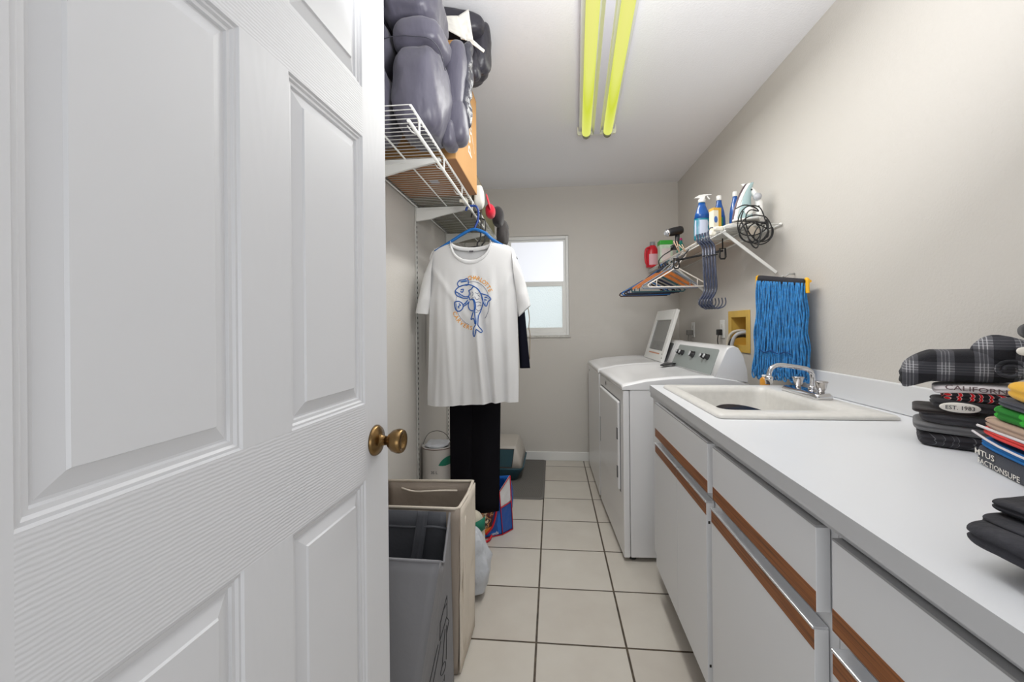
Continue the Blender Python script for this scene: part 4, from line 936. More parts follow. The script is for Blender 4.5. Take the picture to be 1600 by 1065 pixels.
b = B(); cloth_panel(b, [FPt(*p)+V((.001, -.002, 0)) for p in [(0, .10), (.50, .18), (.56, .30), (0, .24)]], amp=.0, seed=3); obj('orange_band', b, mat('orange_gloss', srgb(224, 128, 40), .35), bb)
b = B().tube([FPt(.30, .12)+V((0, -.003, 0)), FPt(.62, .30)+V((0, -.003, 0)), FPt(.85, .70)+V((0, -.003, 0)), FPt(.92, 1.0)+V((0, -.003, 0))], .006, 6, smooth_path=4); obj('red_swoosh', b, RED, bb)
b = B(); text(b, 'ALDI', .030, lambda x, y: FPt(.62+x*6.2, .05+y*4.2)+V((.001, -.003, 0))) if False else text(b, 'ands', .030, lambda x, y: FPt(.68+x*5.5, .05+y*4.0)+V((.001, -.003, 0)))
obj('lettering', b, WPRT, bb)
obj('red_strap', B().tube([(-.352, 2.352, .02), (-.362, 2.325, .010), (-.385, 2.300, .006), (-.408, 2.300, .006), (-.418, 2.325, .010)], .0065, 8, smooth_path=5), RED, bb, label='red handle lying on the tiles')
# litter box
TEAL = mat('dark_teal_plastic', srgb(46, 84, 98), .4); BEI = mat('warm_grey_plastic', srgb(188, 182, 174), .4); 
lb = thing('litter_box', (-.44, 3.42, 0), 'teal litter box with a pale grey hood and tinted flap on the mat', 'litter box')
X0, X1, Y0, Y1 = -.66, -.232, 3.20, 3.66
rings = [rr_(X0+.03, X1-.05, Y0+.03, Y1-.03, .008, .05), rr_(X0, X1, Y0, Y1, .10, .06), rr_(X0-.004, X1+.004, Y0-.004, Y1+.004, .112, .06)]
obj('tub', B().loft(rings), TEAL, lb)
rings = [rr_(X0+.002, X1-.008, Y0+.002, Y1-.002, .113, .03), rr_(X0+.02, X1-.020, Y0+.014, Y1-.02, .17, .03), rr_(X0+.04, X1-.055, Y0+.035, Y1-.05, .266, .02), rr_(X0+.05, X1-.065, Y0+.045, Y1-.06, .272, .02)]
obj('hood', B().loft(rings), BEI, lb)
FQ = lambda u, v: V((lerp(-.560, -.312, u), lerp(3.200, 3.228, v)-.003, lerp(.122, .254, v)))
b = B(); b.add([FQ(.02, 0), FQ(.96, 0), FQ(1.03, .96), FQ(.0, 1)], [(0, 1, 2, 3)]); obj('flap', b, mat('tinted_teal_flap', srgb(58, 84, 92), .15), lb, solid=.003, label='dark translucent entrance flap')
b = B().tube([FQ(0, 0), FQ(.97, 0), FQ(1.04, .98), FQ(-.01, 1.0)], .004, 6, closed=True); obj('flap_frame', b, mat('dark_brown_grey', srgb(62, 56, 54), .5), lb)
# small green and white pouch on the blue bag
b = B().sup((-.345, 2.62, .215), AX, (.070, .04, .045), amp=.004, seed=4, fr=20)
t = thing('snack_pouch', (-.345, 2.62, 0), 'blue pouch with a green and white emblem behind the shopping bag', 'pouch')
obj('pouch_body', B().sup((-.335, 2.62, .130), AX, (.080, .05, .130), ev=3, amp=.004, seed=4, fr=20, fn=lambda q, h: V((h.x, h.y, max(h.z, -.129)))), mat('blue_pouch', srgb(20, 86, 168), .35), t)
b = B(); b.sup((-.290, 2.568, .235), AX, (.028, .003, .016), ev=3, eh=2.4); obj('emblem', b, mat('green_emblem', srgb(40, 120, 60), .5), t)
# ridged rubber mat
k = NT('dark_ridged_mat'); k.b.inputs['Base Color'].default_value = srgb(116, 113, 108); k.b.inputs['Roughness'].default_value = .9
mp = k.coord('Object', (1, 1, 1), (0, 0, .5)); wv = k.n('ShaderNodeTexWave'); wv.inputs['Scale'].default_value = 28; wv.inputs['Distortion'].default_value = 2; k.l(mp, 'Vector', wv, 'Vector'); k.bump(wv, 'Fac', .7, .003)
r = ramp(k, wv, 'Fac', [(0.2, srgb(94, 91, 87)), (.9, srgb(124, 121, 116))]); k.l(r, 'Color', k.b, 'Base Color')
b = B().loft([rr_(-.60, -.072, 2.912, 3.755, .0005, .03), rr_(-.60, -.072, 2.912, 3.755, .006, .03), rr_(-.594, -.078, 2.918, 3.749, .009, .03)])
mt = thing('floor_mat', (-.33, 3.33, 0), 'dark grey textured rubber mat on the tiles under the window', 'mat')
obj('mat_surface', b, k.m, mt)
rings = [rr_(-.603, -.069, 2.909, 3.758, .0004, .03), rr_(-.603, -.069, 2.909, 3.758, .0075, .03), rr_(-.588, -.084, 2.924, 3.743, .0105, .025), rr_(-.588, -.084, 2.924, 3.743, .0085, .025)]
obj('mat_border', B().loft(rings, True, False), mat('mat_border_grey', srgb(112, 109, 105), .8), mt)

# ================================================================== RIGHT WALL SHELF
RZ = 1.672; RX0, RX1, RY0, RY1 = .835, 1.090, 2.125, 3.74
rs = thing('wire_shelf', (.96, 2.9, 1.64), 'short white wire shelf on the right wall above the dryer', 'shelf')
b = B(); y = RY0
while y < RY1: b.tube([(RX1-.004, y, RZ+.004), (RX0+.004, y, RZ+.004), (RX0-.002, y, RZ-.002), (RX0-.002, y, RZ-.022)], .0017, 5); y += .0262
obj('cross_wires', b, WIRE, rs)
for nm, x, z, r in (('front_rail', RX0, RZ, .0038), ('lower_front_rail', RX0, RZ-.022, .0034), ('back_rail', RX1-.003, RZ, .0034), ('middle_rail', .97, RZ-.001, .003)):
    obj(nm, B().tube([(x, RY0-.004, z), (x, RY1, z)], r, 8), WIRE, rs)
obj('end_rail', B().tube([(RX0, RY0-.004, RZ+.003), (1.082, RY0-.004, RZ+.003)], .0030, 8), WIRE, rs)
obj('end_cap', B().sup((1.086, RY0-.006, RZ+.002), AX, (.006, .008, .006)), WPLAST, rs)
for y, zb in ((2.165, 1.448), (3.15, 1.44)):
    b = B(); P_ = [V((RX0-.002, y, RZ-.012)), V((1.088, y, zb))]; d = (P_[1]-P_[0]).normalized(); nn = V((-d.z, 0, d.x))
    b.loft([[p+nn*.0075+V((0, -.004, 0)), p+nn*.0075+V((0, .004, 0)), p-nn*.0075+V((0, .004, 0)), p-nn*.0075+V((0, -.004, 0))] for p in P_], smooth=False)
    obj('brace', b, WIRE, rs, label='diagonal white support brace', bevel=.001)
# clip at the shelf corner
b = B(); b.sup((.808, 2.14, 1.665), AX, (.024, .012, .012), amp=.004, fr=60); b.sup((.785, 2.15, 1.645), AX, (.014, .012, .014), amp=.004, fr=70, seed=3)
tag(obj('clothes_pin', b, CREAM), 'cream plastic clip clamped on the near front corner of the right shelf', 'clip')
# cardboard sheet and plastic wrapped pack lying on the shelf
tag(obj('cardboard_sheet', B().box(.850, 1.085, 2.55, 3.70, RZ+.0065, RZ+.0145), CARD), 'flat tan cardboard sheet lying on the right wire shelf', 'cardboard')
PW = mat('grey_clear_wrap', srgb(196, 192, 184), .35, var=.25, vscale=18, bump=.4, bscale=30, bdist=.006)
tag(obj('wrapped_pack', B().sup((.960, 2.335, RZ+.0185), AX, (.105, .19, .0115), amp=.002, fr=26, seed=3, ev=3, eh=4), PW), 'plastic wrapped pack lying under the iron on the shelf', 'pack')
# bottles
def bottle(nm, c, H, w, d, mb, ml, mcap, lab, trigger=False, label_m=None, sx=1):
    t = thing(nm, c, lab, 'bottle'); c = V(c)
    prof = [(0, 0), (.92, 0), (1, .03), (1, .30), (.94, .5), (.80, .62), (.62, .72), (.46, .80), (.40, .86), (.40, .90)]
    rings = [[c+V((w*r_*math.copysign(abs(math.cos(a))**.8, math.cos(a)), d*min(1, r_*1.1)*math.sin(a), H*h_)) for a in [2*math.pi*i/28 for i in range(28)]] for r_, h_ in [(max(r_, .01), h_) for r_, h_ in prof]]
    obj('bottle_body', B().loft(rings), mb, t)
    if label_m:
        rows_ = [[c+V((w*r_*1.02*math.cos(a), -d*1.02*min(1, r_*1.1)*abs(math.sin(a)), H*h_)) for a in [math.pi*(.12+.76*i/14) for i in range(15)]] for r_, h_ in [(1, .10), (1, .30), (.96, .48)]]
        obj('bottle_label', B().loft(rows_, False, False), label_m, t)
    rc = w*.40
    if trigger:
        b = B().lathe([(rc, H*.88), (rc*1.15, H*.885), (rc*1.15, H*.955), (rc*.7, H*.97)], c, (0, 0, 1), 20)
        obj('collar', b, mcap, t)
        pr = [(-.044, .985), (-.040, .998), (-.015, 1.055), (.010, 1.068), (.050, 1.068), (.052, 1.050), (.030, 1.044), (.016, 1.020), (.014, .965), (-.010, .965), (-.020, .985)]
        b = B().loft([[c+V((x*sx, -.009, H*z)) for x, z in pr], [c+V((x*sx, .009, H*z)) for x, z in pr]], smooth=False); obj('spray_head', b, mcap, t, bevel=.003)
        b = B().tube([c+V((.030*sx, 0, H*1.045)), c+V((.034*sx, 0, H*1.0)), c+V((.044*sx, 0, H*.955))], .0045, 8, smooth_path=4); obj('trigger', b, mcap, t)
    else: obj('bottle_cap', B().lathe([(rc, H*.885), (rc*1.08, H*.89), (rc*1.02, H*.99), (rc*.8, H*1.0), (0, H*1.0)], c, (0, 0, 1), 20), mcap, t)
    return t
TQ = mat('turquoise_liquid_plastic', srgb(20, 128, 150), .18, coat=.4); BLU2 = mat('royal_blue_plastic', srgb(24, 84, 160), .22, coat=.3)
t = bottle('spray_bottle', (.857, 2.50, RZ+.006), .245, .045, .028, TQ, None, WPLAST, 'turquoise and blue trigger spray bottle with white head at the shelf front', True)
c = V((.857, 2.50, RZ+.006)); b = B()
rings = [[c+V((.045*1.03*r_*math.copysign(abs(math.cos(a))**.8, math.cos(a)), .029*min(1, r_*1.1)*math.sin(a), .245*h_)) for a in [2*math.pi*i/28 for i in range(28)]] for r_, h_ in [(.94, .5), (.80, .62), (.62, .72), (.46, .80), (.41, .87)]]
obj('blue_shoulder', b.loft(rings), BLU2, t, label='blue upper half')
b = B(); rows_ = [[c+V((.0462*math.cos(a)*(1 if h_ < .4 else .95), -.0292*abs(math.sin(a)), .245*h_)) for a in [math.pi*(.2+.7*i/10) for i in range(11)]] for h_ in (.10, .3, .46)]
obj('bottle_label', b.loft(rows_, False, False), mat('pale_lilac_label', srgb(186, 194, 214), .5), t)
bottle('spray_bottle', (.955, 2.51, RZ+.016), .245, .034, .024, BLU2, None, WPLAST, 'blue bottle with a green label and white cap behind the yellow box', label_m=mat('green_label', srgb(40, 150, 110), .5))
bottle('spray_bottle', (1.005, 2.42, RZ+.016), .238, .030, .024, BLU2, None, WPLAST, 'blue bottle with a white cap directly left of the iron')
# yellow and white carton
t = thing('carton', (.872, 2.40, RZ+.006), 'small yellow and white carton with a blue mark beside the spray bottle', 'carton')
b = B().box(-.023, .023, -.020, .020, 0, .150, R=Matrix.Rotation(.25, 3, 'Z'), c=(.905, 2.435, RZ+.0185)); obj('carton_body', b, mat('cream_card', srgb(240, 232, 210), .6), t, bevel=.001)
Rc = Matrix.Rotation(.25, 3, 'Z'); cc = V((.905, 2.435, RZ+.0185))
for nm, a_, m_ in (('yellow_side', (.006, .0235, -.0207, .0207, .012, .1505), mat('mustard_print', srgb(214, 168, 60), .6)), ('yellow_top', (-.0235, .006, -.0207, .0207, .136, .1502), mat('orange_yellow_print', srgb(232, 180, 80), .6))):
    obj(nm, B().box(*a_, R=Rc, c=cc), m_, t)
obj('blue_mark', B().sup(cc+Rc @ V((-.010, -.0210, .085)), (Rc @ V((1, 0, 0)), Rc @ V((0, 1, 0)), V((0, 0, 1))), (.010, .0012, .018), ev=2.2, eh=2.2), mat('blue_mark_print', srgb(70, 110, 180), .6), t)
# ---- iron standing on its heel: tip up, soleplate to the left
it = thing('clothes_iron', (.965, 2.20, RZ+.006), 'white and teal steam iron standing upright on the shelf end', 'iron')
io = V((.900, 2.235, RZ+.0355)); IH = .200
def iron_ring(u, wmul=1.0):   # u 0 heel .. 1 tip, returns half width
    return .052*math.sqrt(max(0.0, 1-u**2.4))*wmul
ns = 22
# soleplate: its face looks to the left (-X) and the body bulges to the right
def IX(u): return .010+.050*u**2.0+.012*u     # the sole leans to the right as it rises
def plate(x0, x1, mul): return [[io+V((IX(u)+x, s__*iron_ring(u, mul), IH*u)) for u, s__ in ([(i/ns, 1) for i in range(ns+1)]+[(i/ns, -1) for i in range(ns-1, -1, -1)])] for x in (x0, x1)]
obj('soleplate', B().loft(plate(-.008, 0, 1.0), smooth=False), mat('dark_soleplate', srgb(98, 84, 90), .3, metal=.6), it, label='thin dark metal soleplate')
obj('skirt', B().loft(plate(.0, .016, .985), smooth=False), WPLAST, it, bevel=.002)
rings = []
for u in [0, .04, .15, .3, .45, .6, .75, .88, .96, .995]:
    w_ = iron_ring(u, .90); dp = lerp(.078, .012, u**.9); ring = []
    for i in range(20):
        a = math.pi*i/19; ring.append(io+V((IX(u)+.014+dp*math.sin(a)**.9, w_*math.cos(a), IH*u)))
    rings.append(ring)
obj('water_tank', B().loft(rings, True, True), mat('pale_teal_plastic', srgb(168, 194, 196), .2, coat=.4), it, label='translucent pale teal body')
rings = []
for u, x_, w_ in [(.0, .105, .022), (.12, .118, .020), (.3, .122, .017), (.5, .118, .017), (.66, .106, .017), (.80, .090, .016), (.93, .066, .010), (.995, .056, .004)]:
    c0 = io+V((x_ - .0, 0, IH*u)); rings.append([c0+V((.016*math.cos(a), w_*math.sin(a), 0)) for a in [2*math.pi*i/16 for i in range(16)]])
hd = obj('handle', B().loft(rings), WPLAST, it, label='white handle')
obj('heel', B().loft([rr_(.908, 1.022, 2.185-.045, 2.185+.045, RZ+.034, .015), rr_(.908, 1.024, 2.185-.045, 2.185+.045, RZ+.042, .015)]), WPLAST, it)
obj('dial', B().lathe([(.019, 0), (.019, .006), (.013, .009), (.013, .014), (0, .014)], io+V((.113, -.016, IH*.60)), (.35, -1, .1), 22), mat('light_grey_plastic', srgb(190, 192, 198), .35), hd)
obj('button', B().lathe([(.005, 0), (.004, .004), (0, .004)], io+V((.088, -.0150, IH*.80)), (.2, -1, 0), 10), BLACKP, hd)
obj('button', B().lathe([(.005, 0), (.004, .004), (0, .004)], io+V((.118, -.0160, IH*.36)), (.2, -1, 0), 10), BLACKP, hd)
obj('steam_dial', B().lathe([(.020, 0), (.018, .005), (.008, .006), (0, .006)], io+V((.078, -.044, IH*.25)), (.2, -1, 0), 20), WPLAST, it)
import mathutils
_pv = V((.955, 2.20, 0)); _Rz = Matrix.Rotation(math.radians(-28), 3, 'Z')
for ch in list(it.children)+[g_ for c2 in it.children for g_ in c2.children]:
    for v_ in ch.data.vertices:
        w_ = v_.co+it.location-_pv; w_ = _Rz @ w_+_pv; v_.co = w_-it.location
# the cord: tangled loops hanging over the end of the shelf
b = B(); random.seed(5); pts = [V((.885, 2.125, 1.755)), V((.915, 2.10, 1.765)), V((.955, 2.09, 1.750))]
cx0, cz0 = .958, 1.650
for k_ in range(7):
    rx_, rz_ = random.uniform(.022, .070), random.uniform(.045, .095); ox, oz = random.uniform(-.035, .035), random.uniform(-.030, .020); tl = random.uniform(-1.0, 1.0)
    for i in range(10):
        a = 2*math.pi*i/10+.8; x_, z_ = rx_*math.cos(a), rz_*math.sin(a)
        pts.append(V((cx0+ox+x_*math.cos(tl)-z_*math.sin(tl), 2.105-.004*k_+.006*math.sin(a*2+k_), cz0+oz+x_*math.sin(tl)+z_*math.cos(tl))))
b.tube(pts, .0028, 7, smooth_path=4)
b.tube([(.990, 2.075, 1.66), (.97, 2.07, 1.60), (.955, 2.07, 1.555), (.93, 2.07, 1.575), (.905, 2.07, 1.64), (.888, 2.075, 1.69), (.90, 2.08, 1.73)], .0032, 7, smooth_path=5)
obj('cord', b, BLACKR, it, label='tangled black power cord hanging over the shelf end')
b = B().sup((.966, 2.118, 1.640), AX, (.030, .010, .022), amp=.008, fr=40, seed=2); tag(obj('crumpled_paper', b, mat('kraft_paper_scrap', srgb(196, 184, 168), .8)), 'crumpled beige paper behind the tangled iron cord', 'paper')
# ---- things toward the back corner
JR = mat('red_gloss_plastic', srgb(214, 36, 52), .3)
jt = thing('detergent_jug', (.715, 3.2, RZ+.006), 'red detergent jug with a grey cap at the far end of the right shelf', 'jug')
jo = V((.842, 3.63, RZ+.0065)); JS = 1.0
rings = [[jo+V((w_*math.cos(a), d_*math.sin(a), z_)) for a in [2*math.pi*i/24 for i in range(24)]] for w_, d_, z_ in [(.050, .035, 0), (.054, .038, .01), (.054, .038, .09), (.048, .035, .14), (.030, .028, .175), (.022, .022, .185)]]
jt.location = jo; obj('jug_body', B().loft(rings), JR, jt)
obj('jug_cap', B().lathe([(.021, .183), (.022, .186), (.021, .215), (0, .216)], jo, (0, 0, 1), 18), mat('grey_cap_plastic', srgb(150, 152, 156), .4), jt)
obj('jug_handle', B().tube([jo+V((-.034, -.026, .165)), jo+V((-.058, -.03, .150)), jo+V((-.066, -.03, .10)), jo+V((-.060, -.03, .04)), jo+V((-.046, -.026, .02))], .009, 8, smooth_path=4), JR, jt)
obj('jug_label', B().loft([[jo+V((.055*math.cos(a), -.039*math.sin(a), z_)) for a in [math.pi*(.12+.6*i/10) for i in range(11)]] for z_ in (.02, .11)], False, False), mat('pink_white_label', srgb(230, 180, 190), .5), jt)
def carton(nm, c, sx_, sy_, sz_, m1, m2, lab, cat):
    t = thing(nm, c, lab, cat); c = V(c)
    obj('carton_body', B().box(c.x-sx_, c.x+sx_, c.y-sy_, c.y+sy_, c.z, c.z+sz_*.82), m1, t, bevel=.003)
    obj('carton_lid', B().box(c.x-sx_-.002, c.x+sx_+.002, c.y-sy_-.002, c.y+sy_+.002, c.z+sz_*.80, c.z+sz_), m2, t, bevel=.004); return t
t = carton('detergent_tub', (.895, 3.44, RZ+.0145), .048, .04, .175, mat('white_green_print', srgb(206, 226, 206), .5, var=.2, vscale=25), mat('leaf_green_plastic', srgb(52, 170, 52), .4), 'white detergent tub with a bright green lid beside the red jug', 'tub')
obj('tub_label', B().box(.858, .925, 3.3985, 3.3995, RZ+.03, RZ+.125), mat('pale_pink_label', srgb(224, 214, 214), .5), t)
bottle('cleaning_bottle', (.955, 3.24, RZ+.0145), .155, .030, .026, mat('teal_plastic', srgb(24, 120, 110), .3), None, mat('magenta_plastic', srgb(176, 40, 110), .4), 'teal bottle with a magenta cap behind the hair dryer')
# black hair dryer, nozzle to the left
ht = thing('hair_dryer', (.84, 2.80, 1.70), 'black hair dryer with a silver ring standing above the wooden hangers', 'hair dryer')
hd0, hd1 = V((.722, 2.78, 1.782)), V((.850, 2.80, 1.812)); ax_ = (hd1-hd0); L_ = ax_.length; ax_ /= L_
obj('barrel', B().lathe([(0, .018), (.020, .018), (.024, .030), (.0265, .05), (.0265, .105), (.022, .118), (0, .120)], hd0, ax_, 26), BLACKP, ht)
obj('nozzle_ring', B().lathe([(.019, .012), (.0245, .014), (.0255, .024), (.020, .026)], hd0, ax_, 26), CHROME, ht, label='silver front ring')
obj('nozzle', B().lathe([(.010, 0), (.018, .010), (.021, .016), (0, .017)], hd0, ax_, 20), mat('silver_plastic', srgb(190, 192, 196), .3, metal=.5), ht)
obj('handle', B().tube([(.806, 2.80, 1.785), (.803, 2.79, 1.750), (.797, 2.78, 1.715), (.790, 2.78, 1.680)], [.015, .014, .012, .012], 12), BLACKP, ht)
b = B().tube([(.790, 2.775, 1.68), (.765, 2.76, 1.675), (.73, 2.75, 1.655), (.70, 2.75, 1.635), (.675, 2.75, 1.600), (.69, 2.75, 1.56)], .0035, 7, smooth_path=5); b.sup((.775, 2.76, 1.690), AX, (.026, .012, .016), amp=.008, fr=60)
obj('power_cord', b, BLACKR, ht)
# ---- hangers
WOODH = mat('warm_wood_hanger', srgb(188, 108, 48), .4, var=.15, vscale=30); CLR = mat('smoky_plastic', srgb(128, 136, 150), .3); TEALP = mat('petrol_plastic', srgb(40, 84, 92), .35)
NVP = mat('navy_velvet_plastic', srgb(30, 36, 62), .45); DKB = mat('dark_brown_plastic', srgb(60, 40, 34), .45)
def shelf_hanger(x, y, zn, half, drop, m, lab, yaw=0, r=.0042, flat=False, tilt=0, label_hook=None, rail=1.650):
    """neck at (x, y, zn); hook loops over the front rail of the right shelf"""
    t = thing('coat_hanger', (x, y, zn-.03), lab, 'hanger', None); c, s = math.cos(yaw), math.sin(yaw); ct_, st_ = math.cos(tilt), math.sin(tilt)
    def T(u, z): u2, z2 = u*ct_-z*st_, u*st_+z*ct_; return V((x+u2*c, y+u2*s, zn+z2))
    if flat:
        b = B(); secs = [(-half, -drop, .010), (-half*.55, -drop*.50, .015), (-.03, -.010, .016), (.03, -.010, .016), (half*.55, -drop*.50, .015), (half, -drop, .010)]
        rings = [[T(u, z-w_)+V((-s*.006, c*.006, 0))*k2, T(u, z+w_*.7)+V((-s*.006, c*.006, 0))*k2][::k2] for u, z, w_ in secs for k2 in (1,)]
        P4 = [[T(u, z-w_)+V((s*.005, -c*.005, 0)), T(u, z+w_*.6)+V((s*.005, -c*.005, 0)), T(u, z+w_*.6)-V((s*.005, -c*.005, 0)), T(u, z-w_)-V((s*.005, -c*.005, 0))] for u, z, w_ in secs]
        b.loft(P4, smooth=False); obj('hanger_body', b, m, t, bevel=.002)
    else:
        b = B().tube([T(-half, -drop), T(-half*.5, -drop*.5+.002), T(-.012, -.002), T(0, .002), T(.012, -.002), T(half*.5, -drop*.5+.002), T(half, -drop)], r, 8, smooth_path=4)
        obj('hanger_body', b, m, t)
        obj('trouser_bar', B().tube([T(-half, -drop), T(-half-.006, -drop-.010), T(-half+.004, -drop-.020), T(half-.004, -drop-.020), T(half+.006, -drop-.010), T(half, -drop)], r*.9, 8), m, t)
        for k2 in (-1, 1): obj('strap_notch', B().tube([T(k2*half*.72, -drop*.72), T(k2*half*.72, -drop-.020)], r*.6, 6), m, t)
    top_ = rail+.006
    hx = RX0; o_ = V((x, y, zn))
    hk = [T(0, .0), V((x, y, (zn+top_)/2)).lerp(V((hx+.016, y, (zn+top_)/2)), .5), V((hx+.016, y, rail-.012)), V((hx+.012, y, rail+.004)), V((hx, y, rail+.0085)), V((hx-.012, y, rail+.002)), V((hx-.016, y, rail-.014))]
    obj('hook', B().tube(hk, .0019 if flat else r*.8, 6, smooth_path=4), STEEL if flat else m, t)
    return t
shelf_hanger(.795, 2.78, 1.560, .175, .098, mat('white_hanger_plastic', srgb(240, 232, 224), .3), 'white plastic hanger, the frontmost one of the hanging bunch', 0.0, .0042)
shelf_hanger(.775, 2.86, 1.565, .178, .105, CLR, 'smoky grey plastic hanger just behind the white hanger', 0.05, .0050)
shelf_hanger(.765, 2.93, 1.560, .19, .110, WOODH, 'orange brown wooden hanger nearest the white hanger', 0.03, flat=True)
shelf_hanger(.748, 3.02, 1.560, .185, .105, WOODH, 'wooden hanger in the middle of the bunch, its left arm sticking out', -.05, flat=True)
shelf_hanger(.755, 3.10, 1.552, .18, .095, TEALP, 'petrol green plastic hanger between the wooden and navy hangers', 0.0, .0055)
shelf_hanger(.735, 3.16, 1.545, .185, .092, NVP, 'navy hanger with a wide lower bar behind the wooden hangers', 0, .0065, tilt=.02)
shelf_hanger(.722, 3.22, 1.542, .18, .092, BLACKP, 'black plastic hanger second from the back of the bunch', .03, .0060, tilt=.03)
shelf_hanger(.712, 3.28, 1.540, .175, .092, BLUEP, 'blue plastic hanger at the back of the bunch', -.03, .0055)
shelf_hanger(.705, 3.34, 1.538, .178, .094, DKB, 'dark brown hanger, rearmost of the bunch, its left tip showing', 0, .0060, tilt=.01)
# black bar with loops under the shelf
bt_ = thing('hanger_bar', (.86, 2.6, 1.58), 'black valet bar with looped ends hanging under the right shelf', 'bar')
pa, pb_ = V((.770, 2.70, 1.598)), V((.945, 2.44, 1.607)); dirn = (pb_-pa).normalized()
obj('bar', B().tube([pa, pb_], .0062, 10), BLACKP, bt_)
for p, hz in ((pa, .050), (pb_, .045)):
    b = B().loft([rr_(-.012, .012, -.0001, .0001, 0, .00005)], caps=False) if False else B()
    e = V((.018, 0, 0)); lp = [p+V((-.014, 0, .012)), p+V((.014, 0, .012)), p+V((.016, 0, -hz+.01)), p+V((.010, 0, -hz)), p+V((-.010, 0, -hz)), p+V((-.016, 0, -hz+.01))]
    b.tube(lp, .0052, 8, closed=True); obj('end_loop', b, BLACKP, bt_)
obj('bar_hook', B().tube([pa+V((.02, -.03, .004)), pa+V((.04, -.03, .03)), (RX0-.006, 2.66, RZ-.02), (RX0+.008, 2.66, RZ+.002)], .0035, 6, smooth_path=3), BLACKP, bt_)
obj('bar_hook', B().tube([pb_+V((0, 0, .008)), pb_+V((.0, 0, .04)), pb_+V((.0, .0, RZ-pb_.z+.003))], .0035, 6), BLACKP, bt_)
# rubber bands / wooden clothes pins
for i, (p, q2) in enumerate([((.800, 2.72, 1.700), (.830, 2.72, 1.655)), ((.775, 2.74, 1.725), (.800, 2.74, 1.655))]):
    t = thing('clothes_pin', p, ['wooden clothes pin on the shelf rail, right of the hair dryer handle', 'wooden clothes pin leaning against the hair dryer handle'][i], 'clothes pin')
    P_, Q_ = V(p), V(q2); PIN = mat('pale_pine', srgb(226, 190, 158), .6)
    for s__ in (-1, 1): obj('pin_half', B().tube([P_+V((s__*.009, 0, 0)), Q_+V((s__*.002, 0, 0))], .0030, 4), PIN, t)
    obj('spring', B().tube([P_.lerp(Q_, .5)+V((-.007, 0, 0)), P_.lerp(Q_, .5)+V((.007, 0, 0))], .0026, 6), STEEL, t)
# navy slat hangers bundled upright, hooks at the bottom
SLAT = mat('translucent_navy_plastic', srgb(50, 58, 82), .22, coat=.4, var=.35, vscale=25)
labs = ['navy clip hanger hung sideways, leftmost of the upright bundle', 'navy clip hanger, second from the left in the upright bundle', 'navy clip hanger, third from the left in the upright bundle', 'navy clip hanger, fourth from the left in the upright bundle', 'navy clip hanger, rightmost of the upright bundle beside the brace']
for i in range(5):
    dx_ = .0090*i; dy_ = -.013*i
    PT = lambda u, v: V((-.4757*0+.738+(u-1092)*.003344+dx_, 2.21+dy_, 1.654-(v-366)*.00334))
    t = thing('clip_hanger', PT(1100, 420), labs[i], 'hanger', 'bundle of navy hangers')
    mid = [(1090, 366), (1091, 376), (1098, 386), (1099, 400), (1100, 425), (1101, 447), (1098, 458), (1093, 466), (1093, 472), (1098, 477)]
    pts = spline([PT(*p) for p in mid], 5)
    rings = []
    for j, p in enumerate(pts):
        a = pts[min(j+1, len(pts)-1)]-pts[max(j-1, 0)]; a.normalize(); w_ = V((0, 1, 0)); n_2 = a.cross(w_).normalized()
        hw = .0058 if 6 < j < len(pts)-6 else .0055; rings.append([p+w_*hw+n_2*.0045, p-w_*hw+n_2*.0045, p-w_*hw-n_2*.0045, p+w_*hw-n_2*.0045])
    obj('hanger_body', B().loft(rings, smooth=False), SLAT, t, bevel=.002)
    hp = [PT(1098, 477), PT(1103, 479), PT(1109+i*.6, 476), PT(1112+i*.6, 470), PT(1111+i*.6, 463)]
    obj('hook', B().tube(hp, .0028, 8, smooth_path=5), SLAT, t)
    if i == 4:
        obj('hanging_hook', B().tube([PT(1090, 366), PT(1094, 360), V((RX0-.012, 2.19, RZ+.006)), V((RX0+.004, 2.19, RZ+.006))], .003, 8, smooth_path=4), SLAT, t)
obj('tie', B().tube([PT(1083, 401)+V((0, .012, 0)), PT(1102, 400)+V((0, -.014, 0))], .003, 6), BLACKP, t)
# ---- box for washer hoses
YEL = mat('yellowed_plastic', srgb(216, 178, 84), .5, var=.12, vscale=9)
ob = thing('washer_outlet_box', (RW, 2.59, 1.04), 'yellowed plastic washer outlet box recessed in the right wall', 'outlet box')
FY0, FY1, FZ0, FZ1 = 2.452, 2.735, 1.035, 1.278
b = B(); xa, xb = RW-.007, RW-.0005
b.box(xa, xb, FY0, OY0+.006, FZ0, FZ1).box(xa, xb, OY1-.006, FY1, FZ0, FZ1).box(xa, xb, OY0+.006, OY1-.006, FZ0, OZ0+.006).box(xa, xb, OY0+.006, OY1-.006, OZ1-.006, FZ1); obj('flange', b, YEL, ob, bevel=.002)
b = B(); e = .003; b.box(RW-.001, RW+.085, OY0+.001, OY0+e+.001, OZ0+.001, OZ1-.001).box(RW-.001, RW+.085, OY1-e-.001, OY1-.001, OZ0+.001, OZ1-.001).box(RW-.001, RW+.085, OY0+e, OY1-e, OZ0+.001, OZ0+e).box(RW-.001, RW+.085, OY0+e, OY1-e, OZ1-e, OZ1-.001).box(RW+.085, RW+.088, OY0, OY1, OZ0, OZ1); obj('recess', b, YEL, ob)
